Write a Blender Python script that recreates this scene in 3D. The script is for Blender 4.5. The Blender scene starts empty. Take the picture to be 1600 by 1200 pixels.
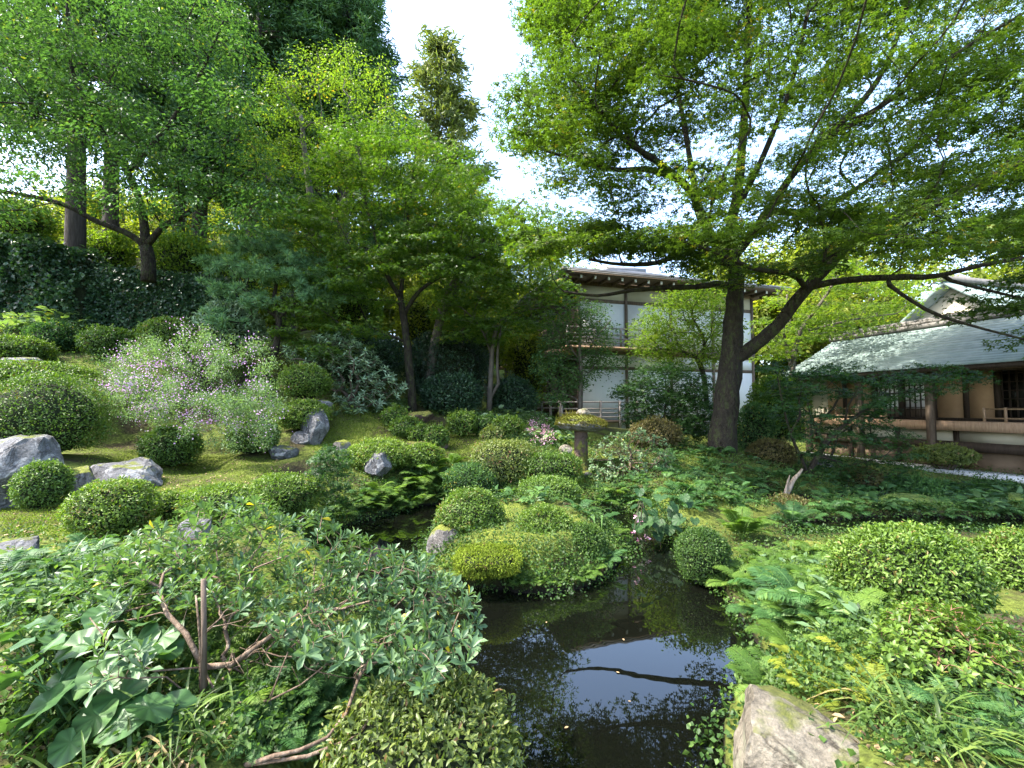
import bpy, bmesh, math
import numpy as np
from mathutils import Vector, Matrix

# ------------------------------------------------------------------ camera, sky, sun, exposure
SC = bpy.context.scene
COL = SC.collection
rng = np.random.default_rng(11)
H = 2.0                      # eye height over the pond water
F = 700.0                    # focal length in photo pixels (1600 wide)
PITCH = math.atan(35 / F)
cam_d = bpy.data.cameras.new('camera')
cam = bpy.data.objects.new('camera', cam_d)
COL.objects.link(cam)
cam.location = (0, 0, H)
cam.rotation_euler = (math.pi / 2 + PITCH, 0, 0)
cam_d.sensor_width = 36
cam_d.lens = 36 * F / 1600
cam_d.clip_start = 0.05
cam_d.clip_end = 2000
SC.camera = cam

SUN_EL, SUN_AZ = math.radians(55), math.radians(-98)      # azimuth from +Y (into the picture) towards +X
world = bpy.data.worlds.new('World')
SC.world = world
world.use_nodes = True
wn = world.node_tree.nodes
sky = wn.new('ShaderNodeTexSky')
sky.sky_type = 'NISHITA'
sky.sun_disc = False
sky.sun_elevation = SUN_EL
sky.sun_rotation = SUN_AZ
sky.air_density = 1.0
sky.dust_density = 2.5
bg = wn['Background']
bg.inputs['Strength'].default_value = 0.15
world.node_tree.links.new(sky.outputs[0], bg.inputs[0])
sun_d = bpy.data.lights.new('sun', 'SUN')
sun_d.energy = 2.4
sun_d.angle = math.radians(0.6)
sun_d.color = (1.0, 0.94, 0.84)
sun = bpy.data.objects.new('sun', sun_d)
COL.objects.link(sun)
sdir = Vector((math.sin(SUN_AZ) * math.cos(SUN_EL), math.cos(SUN_AZ) * math.cos(SUN_EL), math.sin(SUN_EL)))
sun.rotation_euler = (-sdir).to_track_quat('-Z', 'Y').to_euler()
sun.location = sdir * 60
vs = SC.view_settings
vs.view_transform = 'Standard'
vs.look = 'None'
vs.exposure = 2.72
vs.gamma = 1.0
vs.use_curve_mapping = False
SC.cycles.max_bounces = 7
SC.cycles.diffuse_bounces = 4
SC.cycles.transmission_bounces = 5
SC.cycles.glossy_bounces = 3

# ------------------------------------------------------------------ helpers
CP, SP = math.cos(PITCH), math.sin(PITCH)


def P(px, py, d):
    """The world point that stands d metres into the picture behind photo pixel px, py."""
    a = (px - 800) / F
    b = (600 - py) / F
    y = CP - b * SP
    z = SP + b * CP
    d = DM(d)
    return np.array([a / y * d, d, H + z / y * d])


def DM(d):
    """estimated distance -> distance on the surveyed ground"""
    return float(np.interp(d, [0, 2.35, 3.2, 4.3, 5, 5.65, 5.9, 6.5, 7.4, 8, 9, 10, 11, 12, 14, 16, 20, 60],
                           [0, 2.0, 2.7, 3.7, 4.7, 5.95, 6.15, 7.5, 9.1, 9.7, 10.7, 11.7, 12.5, 13.2, 14.6, 16.3, 20, 60]))


def PX(p):
    q = np.atleast_2d(p) - np.array([0, 0, H])
    fw = q[:, 1] * CP + q[:, 2] * SP
    up = -q[:, 1] * SP + q[:, 2] * CP
    return 800 + F * q[:, 0] / fw, 600 - F * up / fw


def onz(px, py, z):
    a = (px - 800) / F
    b = (600 - py) / F
    y = CP - b * SP
    zz = SP + b * CP
    t = (z - H) / zz
    return np.array([a * t, y * t])


def unit(v):
    v = np.asarray(v, float)
    return v / np.maximum(np.linalg.norm(v, axis=-1, keepdims=True), 1e-9)


def hash3(i, j, k, s=0):
    n = (i * 374761393 + j * 668265263 + k * 2147483647 + s * 974711) & 0xFFFFFFFF
    n = ((n ^ (n >> 13)) * 1274126177) & 0xFFFFFFFF
    n = n ^ (n >> 16)
    return (n & 0xFFFF) / 65535.0


def vnoise(p, s=0):
    p = np.asarray(p, float)
    i = np.floor(p).astype(np.int64)
    f = p - i
    f = f * f * (3 - 2 * f)
    out = 0
    for dx in (0, 1):
        for dy in (0, 1):
            for dz in (0, 1):
                w = (f[:, 0] if dx else 1 - f[:, 0]) * (f[:, 1] if dy else 1 - f[:, 1]) * (f[:, 2] if dz else 1 - f[:, 2])
                out = out + w * hash3(i[:, 0] + dx, i[:, 1] + dy, i[:, 2] + dz, s)
    return out * 2 - 1


def fbm(p, s=0, o=4):
    p = np.asarray(p, float)
    a, r = 1.0, 0
    for k in range(o):
        r = r + a * vnoise(p * 2 ** k, s + k)
        a *= 0.5
    return r


class MB:
    """Collects vertices, triangles and quads, and links them as ONE mesh object."""

    def __init__(self):
        self.v, self.r, self.t, self.q, self.n = [], [], [], [], 0

    def add(self, v, tris=None, quads=None, rnd=None):
        v = np.asarray(v, float).reshape(-1, 3)
        self.v.append(v)
        if rnd is None:
            rnd = np.full(len(v), 0.5)
        self.r.append(np.broadcast_to(np.asarray(rnd, float), (len(v),)))
        if tris is not None and len(tris):
            self.t.append(np.asarray(tris, np.int64).reshape(-1, 3) + self.n)
        if quads is not None and len(quads):
            self.q.append(np.asarray(quads, np.int64).reshape(-1, 4) + self.n)
        self.n += len(v)

    def mesh(self, name, mat, smooth=False):
        me = bpy.data.meshes.new(name)
        V = np.concatenate(self.v) if self.v else np.zeros((0, 3))
        T = np.concatenate(self.t) if self.t else np.zeros((0, 3), np.int64)
        Q = np.concatenate(self.q) if self.q else np.zeros((0, 4), np.int64)
        me.vertices.add(len(V))
        me.vertices.foreach_set('co', V.astype(np.float32).ravel())
        nl = T.size + Q.size
        me.loops.add(nl)
        me.loops.foreach_set('vertex_index', np.concatenate([T.ravel(), Q.ravel()]).astype(np.int32))
        me.polygons.add(len(T) + len(Q))
        st = np.concatenate([np.arange(len(T)) * 3, T.size + np.arange(len(Q)) * 4])
        me.polygons.foreach_set('loop_start', st.astype(np.int32))
        if smooth:
            me.polygons.foreach_set('use_smooth', np.ones(len(st), bool))
        at = me.attributes.new('rnd', 'FLOAT', 'POINT')
        at.data.foreach_set('value', np.concatenate(self.r).astype(np.float32) if self.r else np.zeros(0, np.float32))
        me.update(calc_edges=True)
        if mat is not None:
            me.materials.append(mat)
        return me

    def build(self, name, mat, parent=None, smooth=False, kind=None):
        o = bpy.data.objects.new(name, self.mesh(name, mat, smooth))
        COL.objects.link(o)
        if parent is not None:
            o.parent = parent
            # vertices were given in world space: keep them there
            o.matrix_parent_inverse = parent.matrix_basis.inverted()
        if kind:
            o['kind'] = kind
        return o


def tag(o, label=None, cat=None, group=None, kind=None):
    if label:
        o['label'] = label
    if cat:
        o['category'] = cat
    if group:
        o['group'] = group
    if kind:
        o['kind'] = kind
    return o


def thing(name, label, cat, loc=(0, 0, 0), group=None):
    o = bpy.data.objects.new(name, None)
    COL.objects.link(o)
    o.empty_display_size = 0.1
    o.location = [float(c) for c in loc]
    return tag(o, label, cat, group)


def kids(o):
    return [c for c in COL.objects if c.parent == o]


def copy_thing(proto, parts, loc, rz=0.0, sc=1.0, label=None, group=None, tilt=None):
    r = proto.copy()
    COL.objects.link(r)
    r.location = [float(c) for c in loc]
    r.rotation_euler = (tilt[0] if tilt else 0, tilt[1] if tilt else 0, rz)
    r.scale = (sc, sc, sc) if np.isscalar(sc) else sc
    if label:
        r['label'] = label
    if group:
        r['group'] = group
    for p in parts:
        c = p.copy()
        COL.objects.link(c)
        c.parent = r
    return r


def local(o, parent):
    """a part whose mesh is already in the thing's own space"""
    o.parent = parent
    return o


# ---- materials
def nt(name):
    m = bpy.data.materials.new(name)
    m.use_nodes = True
    t = m.node_tree
    t.nodes.clear()
    out = t.nodes.new('ShaderNodeOutputMaterial')
    return m, t.nodes, t.links, out


def ramp(n, stops):
    r = n.new('ShaderNodeValToRGB')
    e = r.color_ramp.elements
    while len(e) < len(stops):
        e.new(0.5)
    for k, (pos, c) in enumerate(stops):
        e[k].position = pos
        e[k].color = (*c, 1)
    return r


def leaf_mat(name, stops, trans=0.4, rough=0.5, spec=0.35, warm=(1.35, 1.5, 0.5)):
    m, n, l, out = nt(name)
    a = n.new('ShaderNodeAttribute')
    a.attribute_name = 'rnd'
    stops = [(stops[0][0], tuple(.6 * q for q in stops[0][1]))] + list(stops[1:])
    r = ramp(n, stops)
    l.new(a.outputs['Fac'], r.inputs[0])
    oi = n.new('ShaderNodeObjectInfo')
    hs = n.new('ShaderNodeHueSaturation')
    mr = n.new('ShaderNodeMapRange')
    mr.inputs['To Min'].default_value = 0.8
    mr.inputs['To Max'].default_value = 1.22
    l.new(oi.outputs['Random'], mr.inputs['Value'])
    l.new(mr.outputs[0], hs.inputs['Value'])
    mh = n.new('ShaderNodeMapRange')
    mh.inputs['To Min'].default_value = 0.51
    mh.inputs['To Max'].default_value = 0.488
    l.new(oi.outputs['Random'], mh.inputs['Value'])
    l.new(mh.outputs[0], hs.inputs['Hue'])
    l.new(r.outputs[0], hs.inputs['Color'])
    b = n.new('ShaderNodeBsdfPrincipled')
    b.inputs['Roughness'].default_value = rough
    b.inputs['Specular IOR Level'].default_value = spec * .75
    l.new(hs.outputs[0], b.inputs['Base Color'])
    tr = n.new('ShaderNodeBsdfTranslucent')
    mx = n.new('ShaderNodeMix')
    mx.data_type = 'RGBA'
    mx.blend_type = 'MULTIPLY'
    mx.inputs[0].default_value = 1
    l.new(hs.outputs[0], mx.inputs[6])
    mx.inputs[7].default_value = (*warm, 1)
    l.new(mx.outputs[2], tr.inputs['Color'])
    ms = n.new('ShaderNodeMixShader')
    ms.inputs[0].default_value = trans
    l.new(b.outputs[0], ms.inputs[1])
    l.new(tr.outputs[0], ms.inputs[2])
    l.new(ms.outputs[0], out.inputs[0])
    return m


def noise_mat(name, stops, scale=6.0, rough=0.85, bump=0.3, detail=8.0, stretch=(1, 1, 1), spec=0.25, dist=0.03, coord='Object', rnd=.12):
    m, n, l, out = nt(name)
    tc = n.new('ShaderNodeTexCoord')
    mp = n.new('ShaderNodeMapping')
    mp.inputs['Scale'].default_value = stretch
    l.new(tc.outputs[coord], mp.inputs[0])
    no = n.new('ShaderNodeTexNoise')
    no.inputs['Scale'].default_value = scale
    no.inputs['Detail'].default_value = detail
    no.inputs['Roughness'].default_value = 0.65
    l.new(mp.outputs[0], no.inputs['Vector'])
    r = ramp(n, stops)
    l.new(no.outputs[0], r.inputs[0])
    b = n.new('ShaderNodeBsdfPrincipled')
    b.inputs['Roughness'].default_value = rough
    b.inputs['Specular IOR Level'].default_value = spec
    oi = n.new('ShaderNodeObjectInfo')
    mr = n.new('ShaderNodeMapRange')
    mr.inputs['To Min'].default_value = 1 - rnd
    mr.inputs['To Max'].default_value = 1 + rnd
    l.new(oi.outputs['Random'], mr.inputs['Value'])
    hs = n.new('ShaderNodeHueSaturation')
    l.new(mr.outputs[0], hs.inputs['Value'])
    l.new(r.outputs[0], hs.inputs['Color'])
    l.new(hs.outputs[0], b.inputs['Base Color'])
    if bump:
        bp = n.new('ShaderNodeBump')
        bp.inputs['Strength'].default_value = bump
        bp.inputs['Distance'].default_value = dist
        n2 = n.new('ShaderNodeTexNoise')
        n2.inputs['Scale'].default_value = scale * 3.1
        n2.inputs['Detail'].default_value = 6
        l.new(mp.outputs[0], n2.inputs['Vector'])
        l.new(n2.outputs[0], bp.inputs['Height'])
        l.new(bp.outputs[0], b.inputs['Normal'])
    l.new(b.outputs[0], out.inputs[0])
    return m


def mossy_mat(name, stone, moss, scale=5.0, cover=0.5, lichen=None):
    """stone with moss growing on the faces that look upwards"""
    m, n, l, out = nt(name)
    tc = n.new('ShaderNodeTexCoord')
    no = n.new('ShaderNodeTexNoise')
    no.inputs['Scale'].default_value = scale
    no.inputs['Detail'].default_value = 10
    no.inputs['Roughness'].default_value = 0.68
    l.new(tc.outputs['Object'], no.inputs['Vector'])
    r = ramp(n, stone)
    fine = n.new('ShaderNodeTexNoise')
    fine.inputs['Scale'].default_value = scale * 9
    fine.inputs['Detail'].default_value = 8
    fine.inputs['Roughness'].default_value = .75
    l.new(tc.outputs['Object'], fine.inputs['Vector'])
    mf = n.new('ShaderNodeMath')
    mf.operation = 'MULTIPLY_ADD'
    mf.inputs[1].default_value = .55
    l.new(fine.outputs[0], mf.inputs[0])
    mf2 = n.new('ShaderNodeMath')
    mf2.operation = 'MULTIPLY_ADD'
    mf2.inputs[1].default_value = .75
    mf2.inputs[2].default_value = -.15
    l.new(no.outputs[0], mf2.inputs[0])
    l.new(mf2.outputs[0], mf.inputs[2])
    l.new(mf.outputs[0], r.inputs[0])
    col = r.outputs[0]
    vo = n.new('ShaderNodeTexNoise')
    vo.inputs['Scale'].default_value = scale * 0.7
    vo.inputs['Detail'].default_value = 12
    vo.inputs['Roughness'].default_value = .72
    vo.inputs['Distortion'].default_value = 1.2
    l.new(tc.outputs['Object'], vo.inputs['Vector'])
    if lichen:
        lr = ramp(n, [(0.53, (0, 0, 0)), (0.6, (1, 1, 1))])
        l.new(vo.outputs[0], lr.inputs[0])
        mx = n.new('ShaderNodeMix')
        mx.data_type = 'RGBA'
        l.new(lr.outputs[0], mx.inputs[0])
        l.new(col, mx.inputs[6])
        mx.inputs[7].default_value = (*lichen, 1)
        col = mx.outputs[2]
    ck = n.new('ShaderNodeTexNoise')
    ck.inputs['Scale'].default_value = scale * .55
    ck.inputs['Detail'].default_value = 6
    ck.inputs['Distortion'].default_value = .8
    l.new(tc.outputs['Object'], ck.inputs['Vector'])
    ckr = ramp(n, [(.478, (1, 1, 1)), (.5, (.22, .2, .18)), (.508, (.5, .5, .48)), (.522, (1, 1, 1))])
    l.new(ck.outputs[0], ckr.inputs[0])
    mck = n.new('ShaderNodeMix')
    mck.data_type = 'RGBA'
    mck.blend_type = 'MULTIPLY'
    mck.inputs[0].default_value = .8
    l.new(col, mck.inputs[6])
    l.new(ckr.outputs[0], mck.inputs[7])
    col = mck.outputs[2]
    ge = n.new('ShaderNodeNewGeometry')
    sx = n.new('ShaderNodeSeparateXYZ')
    l.new(ge.outputs['Normal'], sx.inputs[0])
    n3 = n.new('ShaderNodeTexNoise')
    n3.inputs['Scale'].default_value = scale * 0.9
    n3.inputs['Detail'].default_value = 8
    l.new(tc.outputs['Object'], n3.inputs['Vector'])
    ad = n.new('ShaderNodeMath')
    ad.operation = 'MULTIPLY_ADD'
    ad.inputs[1].default_value = 0.45
    l.new(sx.outputs[2], ad.inputs[0])
    l.new(n3.outputs[0], ad.inputs[2])
    mrk = ramp(n, [(max(0.0, 1.0 - cover - 0.04), (0, 0, 0)), (min(1.0, 1.0 - cover + 0.06), (1, 1, 1))])
    l.new(ad.outputs[0], mrk.inputs[0])
    mr2 = ramp(n, moss)
    n4 = n.new('ShaderNodeTexNoise')
    n4.inputs['Scale'].default_value = 30
    n4.inputs['Detail'].default_value = 5
    l.new(tc.outputs['Object'], n4.inputs['Vector'])
    l.new(n4.outputs[0], mr2.inputs[0])
    mx = n.new('ShaderNodeMix')
    mx.data_type = 'RGBA'
    l.new(mrk.outputs[0], mx.inputs[0])
    l.new(col, mx.inputs[6])
    l.new(mr2.outputs[0], mx.inputs[7])
    b = n.new('ShaderNodeBsdfPrincipled')
    b.inputs['Roughness'].default_value = 0.85
    b.inputs['Specular IOR Level'].default_value = 0.25
    l.new(mx.outputs[2], b.inputs['Base Color'])
    bp = n.new('ShaderNodeBump')
    bp.inputs['Strength'].default_value = 0.9
    bp.inputs['Distance'].default_value = 0.05
    n5 = n.new('ShaderNodeTexNoise')
    n5.inputs['Scale'].default_value = scale * 4
    n5.inputs['Detail'].default_value = 10
    n5.inputs['Roughness'].default_value = 0.7
    l.new(tc.outputs['Object'], n5.inputs['Vector'])
    l.new(n5.outputs[0], bp.inputs['Height'])
    l.new(bp.outputs[0], b.inputs['Normal'])
    l.new(b.outputs[0], out.inputs[0])
    return m


M = {}
M['maple'] = leaf_mat('maple_leaf', [(0, (.03, .066, .012)), (.5, (.058, .108, .016)), (.93, (.095, .148, .022)), (1, (.2, .16, .025))], .47, .5)
M['maple_mid'] = leaf_mat('maple_leaf_mid', [(0, (.05, .11, .016)), (.5, (.1, .175, .024)), (.96, (.17, .24, .032)), (1, (.3, .22, .03))], .5, .42, .5)
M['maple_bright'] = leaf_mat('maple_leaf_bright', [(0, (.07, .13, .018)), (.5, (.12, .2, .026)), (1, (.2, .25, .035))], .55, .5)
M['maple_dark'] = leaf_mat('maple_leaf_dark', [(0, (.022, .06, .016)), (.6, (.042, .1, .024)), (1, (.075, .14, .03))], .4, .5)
M['broad'] = leaf_mat('broad_leaf', [(0, (.035, .085, .034)), (.6, (.07, .145, .052)), (.96, (.12, .2, .065)), (1, (.25, .24, .04))], .42, .5, .2)
M['cedar'] = leaf_mat('cedar_needles', [(0, (0.0333, 0.087, 0.0333)), (0.6, (0.0751, 0.1631, 0.06)), (1, (0.1501, 0.2447, 0.0834))], .25, .6)
M['far'] = leaf_mat('far_leaf', [(0, (.08, .12, .015)), (.5, (.15, .19, .022)), (1, (.25, .25, .03))], .55, .55)  # also gives the shaded low bushes their sunlit glow by colour
M['pine'] = leaf_mat('pine_needles', [(0, (0.0612, 0.1428, 0.0662)), (0.6, (0.1225, 0.252, 0.1176)), (1, (0.21, 0.336, 0.147))], .25, .5)
M['box'] = leaf_mat('clipped_leaf', [(0, (0.0409, 0.088, 0.0106)), (0.5, (0.0941, 0.1672, 0.0229)), (0.94, (0.1637, 0.2376, 0.0352)), (1, (0.18, 0.1408, 0.044))], .33, .45, .45)
M['box_dark'] = leaf_mat('clipped_leaf_dark', [(0, (.032, .08, .014)), (.55, (.07, .14, .022)), (1, (.13, .2, .035))], .3, .45, .45)
M['box_brown'] = leaf_mat('clipped_leaf_brown', [(0, (.06, .055, .02)), (.5, (.1, .085, .03)), (1, (.13, .13, .035))], .3, .55)
M['box_olive'] = leaf_mat('azalea_leaf_olive', [(0, (.07, .11, .03)), (.5, (.13, .17, .04)), (.9, (.19, .22, .055)), (1, (.2, .12, .05))], .33, .42, .45)
M['azalea'] = leaf_mat('azalea_leaf', [(0, (.055, .115, .05)), (.5, (.11, .19, .085)), (.93, (.2, .285, .12)), (.97, (.16, .26, .06)), (1, (.45, .36, .04))], .33, .42, .45, (1.4, 1.5, .45))
M['rhodo'] = leaf_mat('rhododendron_leaf', [(0, (0.09, 0.1726, 0.0976)), (0.6, (0.18, 0.2776, 0.165)), (1, (0.3, 0.39, 0.24))], .2, .38, .5)
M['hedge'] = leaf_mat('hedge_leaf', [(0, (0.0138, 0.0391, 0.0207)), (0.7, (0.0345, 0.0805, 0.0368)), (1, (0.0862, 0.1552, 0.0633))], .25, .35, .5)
M['hagi'] = leaf_mat('bush_clover_leaf', [(0, (.06, .12, .05)), (.5, (.11, .19, .085)), (1, (.18, .26, .13))], .4, .5)
M['purple'] = leaf_mat('bush_clover_flower', [(0, (.38, .16, .42)), (.6, (.55, .3, .6)), (1, (.68, .5, .7))], .4, .6, .2, (1, 1, 1))
M['pink'] = leaf_mat('pink_petal', [(0, (.6, .22, .35)), (.6, (.7, .4, .5)), (1, (.8, .6, .66))], .4, .6, .2, (1, 1, 1))
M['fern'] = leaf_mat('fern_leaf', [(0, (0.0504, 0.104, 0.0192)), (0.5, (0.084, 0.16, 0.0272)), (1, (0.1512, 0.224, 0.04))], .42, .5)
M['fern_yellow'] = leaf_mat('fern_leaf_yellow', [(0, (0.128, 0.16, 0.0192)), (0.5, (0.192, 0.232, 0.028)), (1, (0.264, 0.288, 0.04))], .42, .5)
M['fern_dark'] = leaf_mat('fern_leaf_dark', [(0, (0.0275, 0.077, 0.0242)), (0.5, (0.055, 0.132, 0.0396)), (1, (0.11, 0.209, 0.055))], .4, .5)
M['strap'] = leaf_mat('strap_leaf', [(0, (0.054, 0.099, 0.0225)), (0.6, (0.099, 0.171, 0.036)), (0.86, (0.162, 0.216, 0.045)), (0.9, (0.27, 0.216, 0.09)), (1, (0.324, 0.243, 0.117))], .35, .38, .5, (1.3, 1.3, .6))
M['big'] = leaf_mat('broad_plant_leaf', [(0, (0.0425, 0.102, 0.034)), (0.6, (0.0723, 0.153, 0.0467)), (1, (0.119, 0.2125, 0.0553))], .3, .42, .4)
M['bank'] = leaf_mat('bank_plant_leaf', [(0, (.02, .05, .014)), (.5, (.045, .1, .022)), (1, (.11, .18, .035))], .35, .5)
M['hosta'] = leaf_mat('heart_leaf', [(0, (0.0192, 0.0538, 0.0192)), (0.7, (0.0384, 0.0883, 0.0307)), (1, (0.0691, 0.1306, 0.0384))], .25, .5, .25)
M['cover'] = leaf_mat('ground_cover_leaf', [(0, (.03, .07, .018)), (.5, (.06, .12, .026)), (1, (.13, .2, .045))], .4, .5)
M['moss'] = leaf_mat('moss_tuft', [(0, (0.0717, 0.1098, 0.0157)), (0.5, (0.1344, 0.1866, 0.0224)), (0.85, (0.1971, 0.2634, 0.0314)), (1, (0.1165, 0.0933, 0.0336))], .3, .8, .1)
M['litter'] = noise_mat('dry_leaf', [(.3, (.16, .1, .05)), (.7, (.36, .26, .14))], 8, .7, .1)
M['core'] = noise_mat('shrub_shade_core', [(.3, (.006, .01, .003)), (.7, (.018, .026, .008))], 12, .95, .3)  # solid filler for inner twigs, near black to paint the shade within
M['bark'] = noise_mat('maple_bark', [(.3, (.014, .011, .008)), (.52, (.036, .029, .021)), (.6, (.045, .055, .018)), (.68, (.05, .042, .032)), (.76, (.13, .125, .1))], 5, .95, 1.0, 12, (2, 2, 1), .25, .08)
M['bark_grey'] = noise_mat('grey_bark', [(.3, (.05, .042, .034)), (.6, (.11, .095, .078)), (.8, (.22, .2, .17))], 6, .9, .5, 10, (3, 3, .7))
M['bark_cedar'] = noise_mat('cedar_bark', [(.3, (.03, .024, .02)), (.6, (.065, .053, .046)), (.85, (.12, .105, .092))], 3.5, .95, .7, 10, (5, 5, .5))
M['twig'] = noise_mat('azalea_bark', [(.3, (.05, .035, .022)), (.5, (.11, .075, .05)), (.66, (.2, .15, .11)), (.76, (.34, .33, .28))], 30, .8, .4, 8, (1, 1, .5))
M['twig_dark'] = noise_mat('twig_dark', [(.3, (.035, .026, .018)), (.7, (.09, .07, .05))], 14, .85, .3)
M['deadwood'] = noise_mat('dead_wood', [(.3, (.1, .075, .05)), (.5, (.27, .21, .15)), (.75, (.46, .38, .29))], 6, .8, .5, 10, (5, 5, .7))
M['stone'] = mossy_mat('grey_stone', [(.3, (.04, .04, .042)), (.5, (.11, .11, .115)), (.7, (.24, .24, .245))], [(.3, (.06, .08, .014)), (.7, (.14, .15, .03))], 5, .06, (.3, .3, .3))
M['stone_moss'] = mossy_mat('mossy_stone', [(.3, (.045, .04, .036)), (.5, (.13, .12, .11)), (.72, (.33, .32, .3))], [(.3, (.07, .085, .014)), (.7, (.18, .2, .028))], 6, .3, (.25, .25, .24))
M['stone_green'] = mossy_mat('green_stone', [(.3, (.02, .02, .016)), (.7, (.08, .08, .06))], [(.3, (.03, .06, .01)), (.7, (.09, .13, .02))], 6, .75)
M['stone_buff'] = mossy_mat('buff_stone', [(.28, (.03, .027, .022)), (.42, (.12, .105, .08)), (.56, (.22, .195, .15)), (.75, (.32, .29, .235))], [(.3, (.05, .06, .014)), (.7, (.12, .13, .03))], 4.2, .06, (.2, .2, .14))
M['stone_brown'] = mossy_mat('brown_stone', [(.3, (.04, .025, .02)), (.7, (.13, .09, .07))], [(.3, (.06, .07, .014)), (.7, (.14, .14, .025))], 6, .35)
M['twig_red'] = noise_mat('reddish_twig', [(.3, (.1, .05, .03)), (.7, (.22, .12, .075))], 14, .8, .3)
M['moss_olive'] = leaf_mat('olive_moss_tuft', [(0, (.06, .06, .014)), (.5, (.1, .1, .02)), (.85, (.15, .15, .025)), (1, (.12, .075, .03))], .25, .85, .1)

# ------------------------------------------------------------------ where things stand (photo pixel x, y, width, height, metres away)
# clipped shrubs: key: (cx, cy, w, h, d)
SHRUBS = []       # filled by the table further down; their feet also shape the ground
GROUND = [(50, 905, 3.6), (20, 1000, 2.7), (300, 1130, 2.5), (100, 835, 5.0), (50, 795, 5.6), (300, 745, 7.3), (420, 725, 7.8), (330, 720, 8.2), (200, 705, 7.6), (0, 665, 8.2),
          (400, 655, 9.8), (540, 640, 11.2), (600, 655, 10.6), (500, 700, 8.6), (700, 705, 9.4), (640, 770, 7.4), (560, 800, 6.6), (470, 800, 5.6), (760, 690, 9.8),
          (850, 655, 14), (820, 668, 20), (1000, 668, 20), (300, 520, 13), (100, 515, 11.8), (60, 512, 12), (100, 560, 10.2), (0, 600, 8.8), (500, 600, 14), (650, 630, 15), (780, 648, 16),
          (1130, 702, 10.4), (1000, 690, 12), (1000, 715, 9), (1250, 715, 12), (1400, 738, 10.5), (1530, 745, 10.6), (1600, 750, 10.3), (1300, 690, 20), (1300, 735, 10.5), (1200, 735, 9.4),
          (1060, 740, 8.6), (930, 760, 8.2), (880, 770, 7.6), (830, 700, 9.6), (730, 745, 8.2),
          (1350, 965, 3.9), (1250, 900, 4.8), (1150, 880, 5.8), (1300, 860, 6.0), (1500, 1120, 2.7), (1580, 990, 3.4), (1250, 1010, 3.6), (1420, 960, 3.9), (1600, 900, 4.6), (1220, 1080, 3.0),
          (1330, 835, 7.0), (1500, 835, 7.4), (1250, 800, 7.8), (1600, 830, 7.6),
          (700, 1195, 2.45), (1250, 1190, 2.3), (200, 1190, 2.1)]
FIXED = [(-14, 14, 5.6), (-18, 22, 9.0), (-8, 20, 6.0), (-4, 26, 4.8), (-25, 40, 16), (-5, 45, 9), (10, 45, 7), (25, 30, 3), (20, 12, .5), (14, 4, .6), (-9, 5, 1.9), (-14, 2, 2.4),
         (-4, 1.2, .5), (4, 1.0, .6), (0, .6, .35), (0, -10, .6), (-20, -10, 1.5), (20, -10, .6), (40, 60, 8), (0, 70, 16), (-40, 60, 26), (60, 20, 4), (-45, 10, 14),
         (4.5, 21, 1.5), (9, 23, 1.4), (13, 14, .45), (13.5, 19, .6), (15, 10, .45)]

# the pond, read off the photograph where its surface meets the banks
WATER_Z = 0.0
_pond_px = [(640, 1210), (655, 1130), (640, 1050), (560, 960), (470, 905), (480, 850), (560, 815), (610, 803), (660, 790), (730, 785), (800, 792), (900, 800), (960, 800),
            (1000, 798), (1040, 832), (1062, 862), (1075, 890), (1130, 925), (1165, 975), (1200, 1040), (1190, 1075), (1150, 1090), (1135, 1130), (1130, 1210)]
_isl_px = [(668, 890), (690, 905), (722, 915), (770, 922), (850, 930), (905, 922), (950, 900), (975, 868), (968, 838), (935, 818), (850, 808), (760, 806), (700, 815), (672, 845)]
POND = [onz(x, y, WATER_Z) for x, y in _pond_px] + [np.array([1.1, 1.6]), np.array([-.55, 1.6])]
ISLE = [onz(x, y, WATER_Z) for x, y in _isl_px]
# the shaded arm of water behind the shrubs on the right
POND2 = [onz(x, y, WATER_Z) for x, y in [(1215, 845), (1330, 838), (1480, 838), (1620, 838), (1640, 812), (1500, 808), (1380, 806), (1260, 815)]]


def sdpoly(q, poly):
    """signed distance, positive inside"""
    q = np.asarray(q, float)
    poly = np.asarray(poly)
    d = np.full(len(q), 1e9)
    ins = np.zeros(len(q), bool)
    for k in range(len(poly)):
        a, b = poly[k], poly[(k + 1) % len(poly)]
        e = b - a
        t = np.clip(((q - a) @ e) / max(e @ e, 1e-9), 0, 1)
        d = np.minimum(d, np.linalg.norm(q - a - t[:, None] * e, axis=1))
        c = (a[1] > q[:, 1]) != (b[1] > q[:, 1])
        with np.errstate(divide='ignore', invalid='ignore'):
            xi = (b[0] - a[0]) * (q[:, 1] - a[1]) / (b[1] - a[1]) + a[0]
        ins ^= c & (q[:, 0] < xi)
    return np.where(ins, d, -d)






def water_sd(q):
    w = np.minimum(sdpoly(q, POND), -sdpoly(q, ISLE))
    return np.maximum(w, sdpoly(q, POND2))


_cp = None


def set_ground(extra):
    global _cp
    pts = [P(*g) for g in GROUND] + [np.array(f, float) - [0, 0, .25] for f in FIXED] + [P(*g) for g in extra]
    _cp = np.array(pts)


def land(q):
    q = np.asarray(q, float)
    r = np.linalg.norm(q, axis=1)
    out = np.zeros(len(q))
    for s in range(0, len(q), 20000):
        qq = q[s:s + 20000]
        d2 = ((qq[:, None, :] - _cp[None, :, :2]) ** 2).sum(2)
        w = 1 / (d2 + (0.045 * r[s:s + 20000, None]) ** 2 + .02) ** 1.9
        out[s:s + 20000] = (w * _cp[:, 2]).sum(1) / w.sum(1)
    return out


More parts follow.
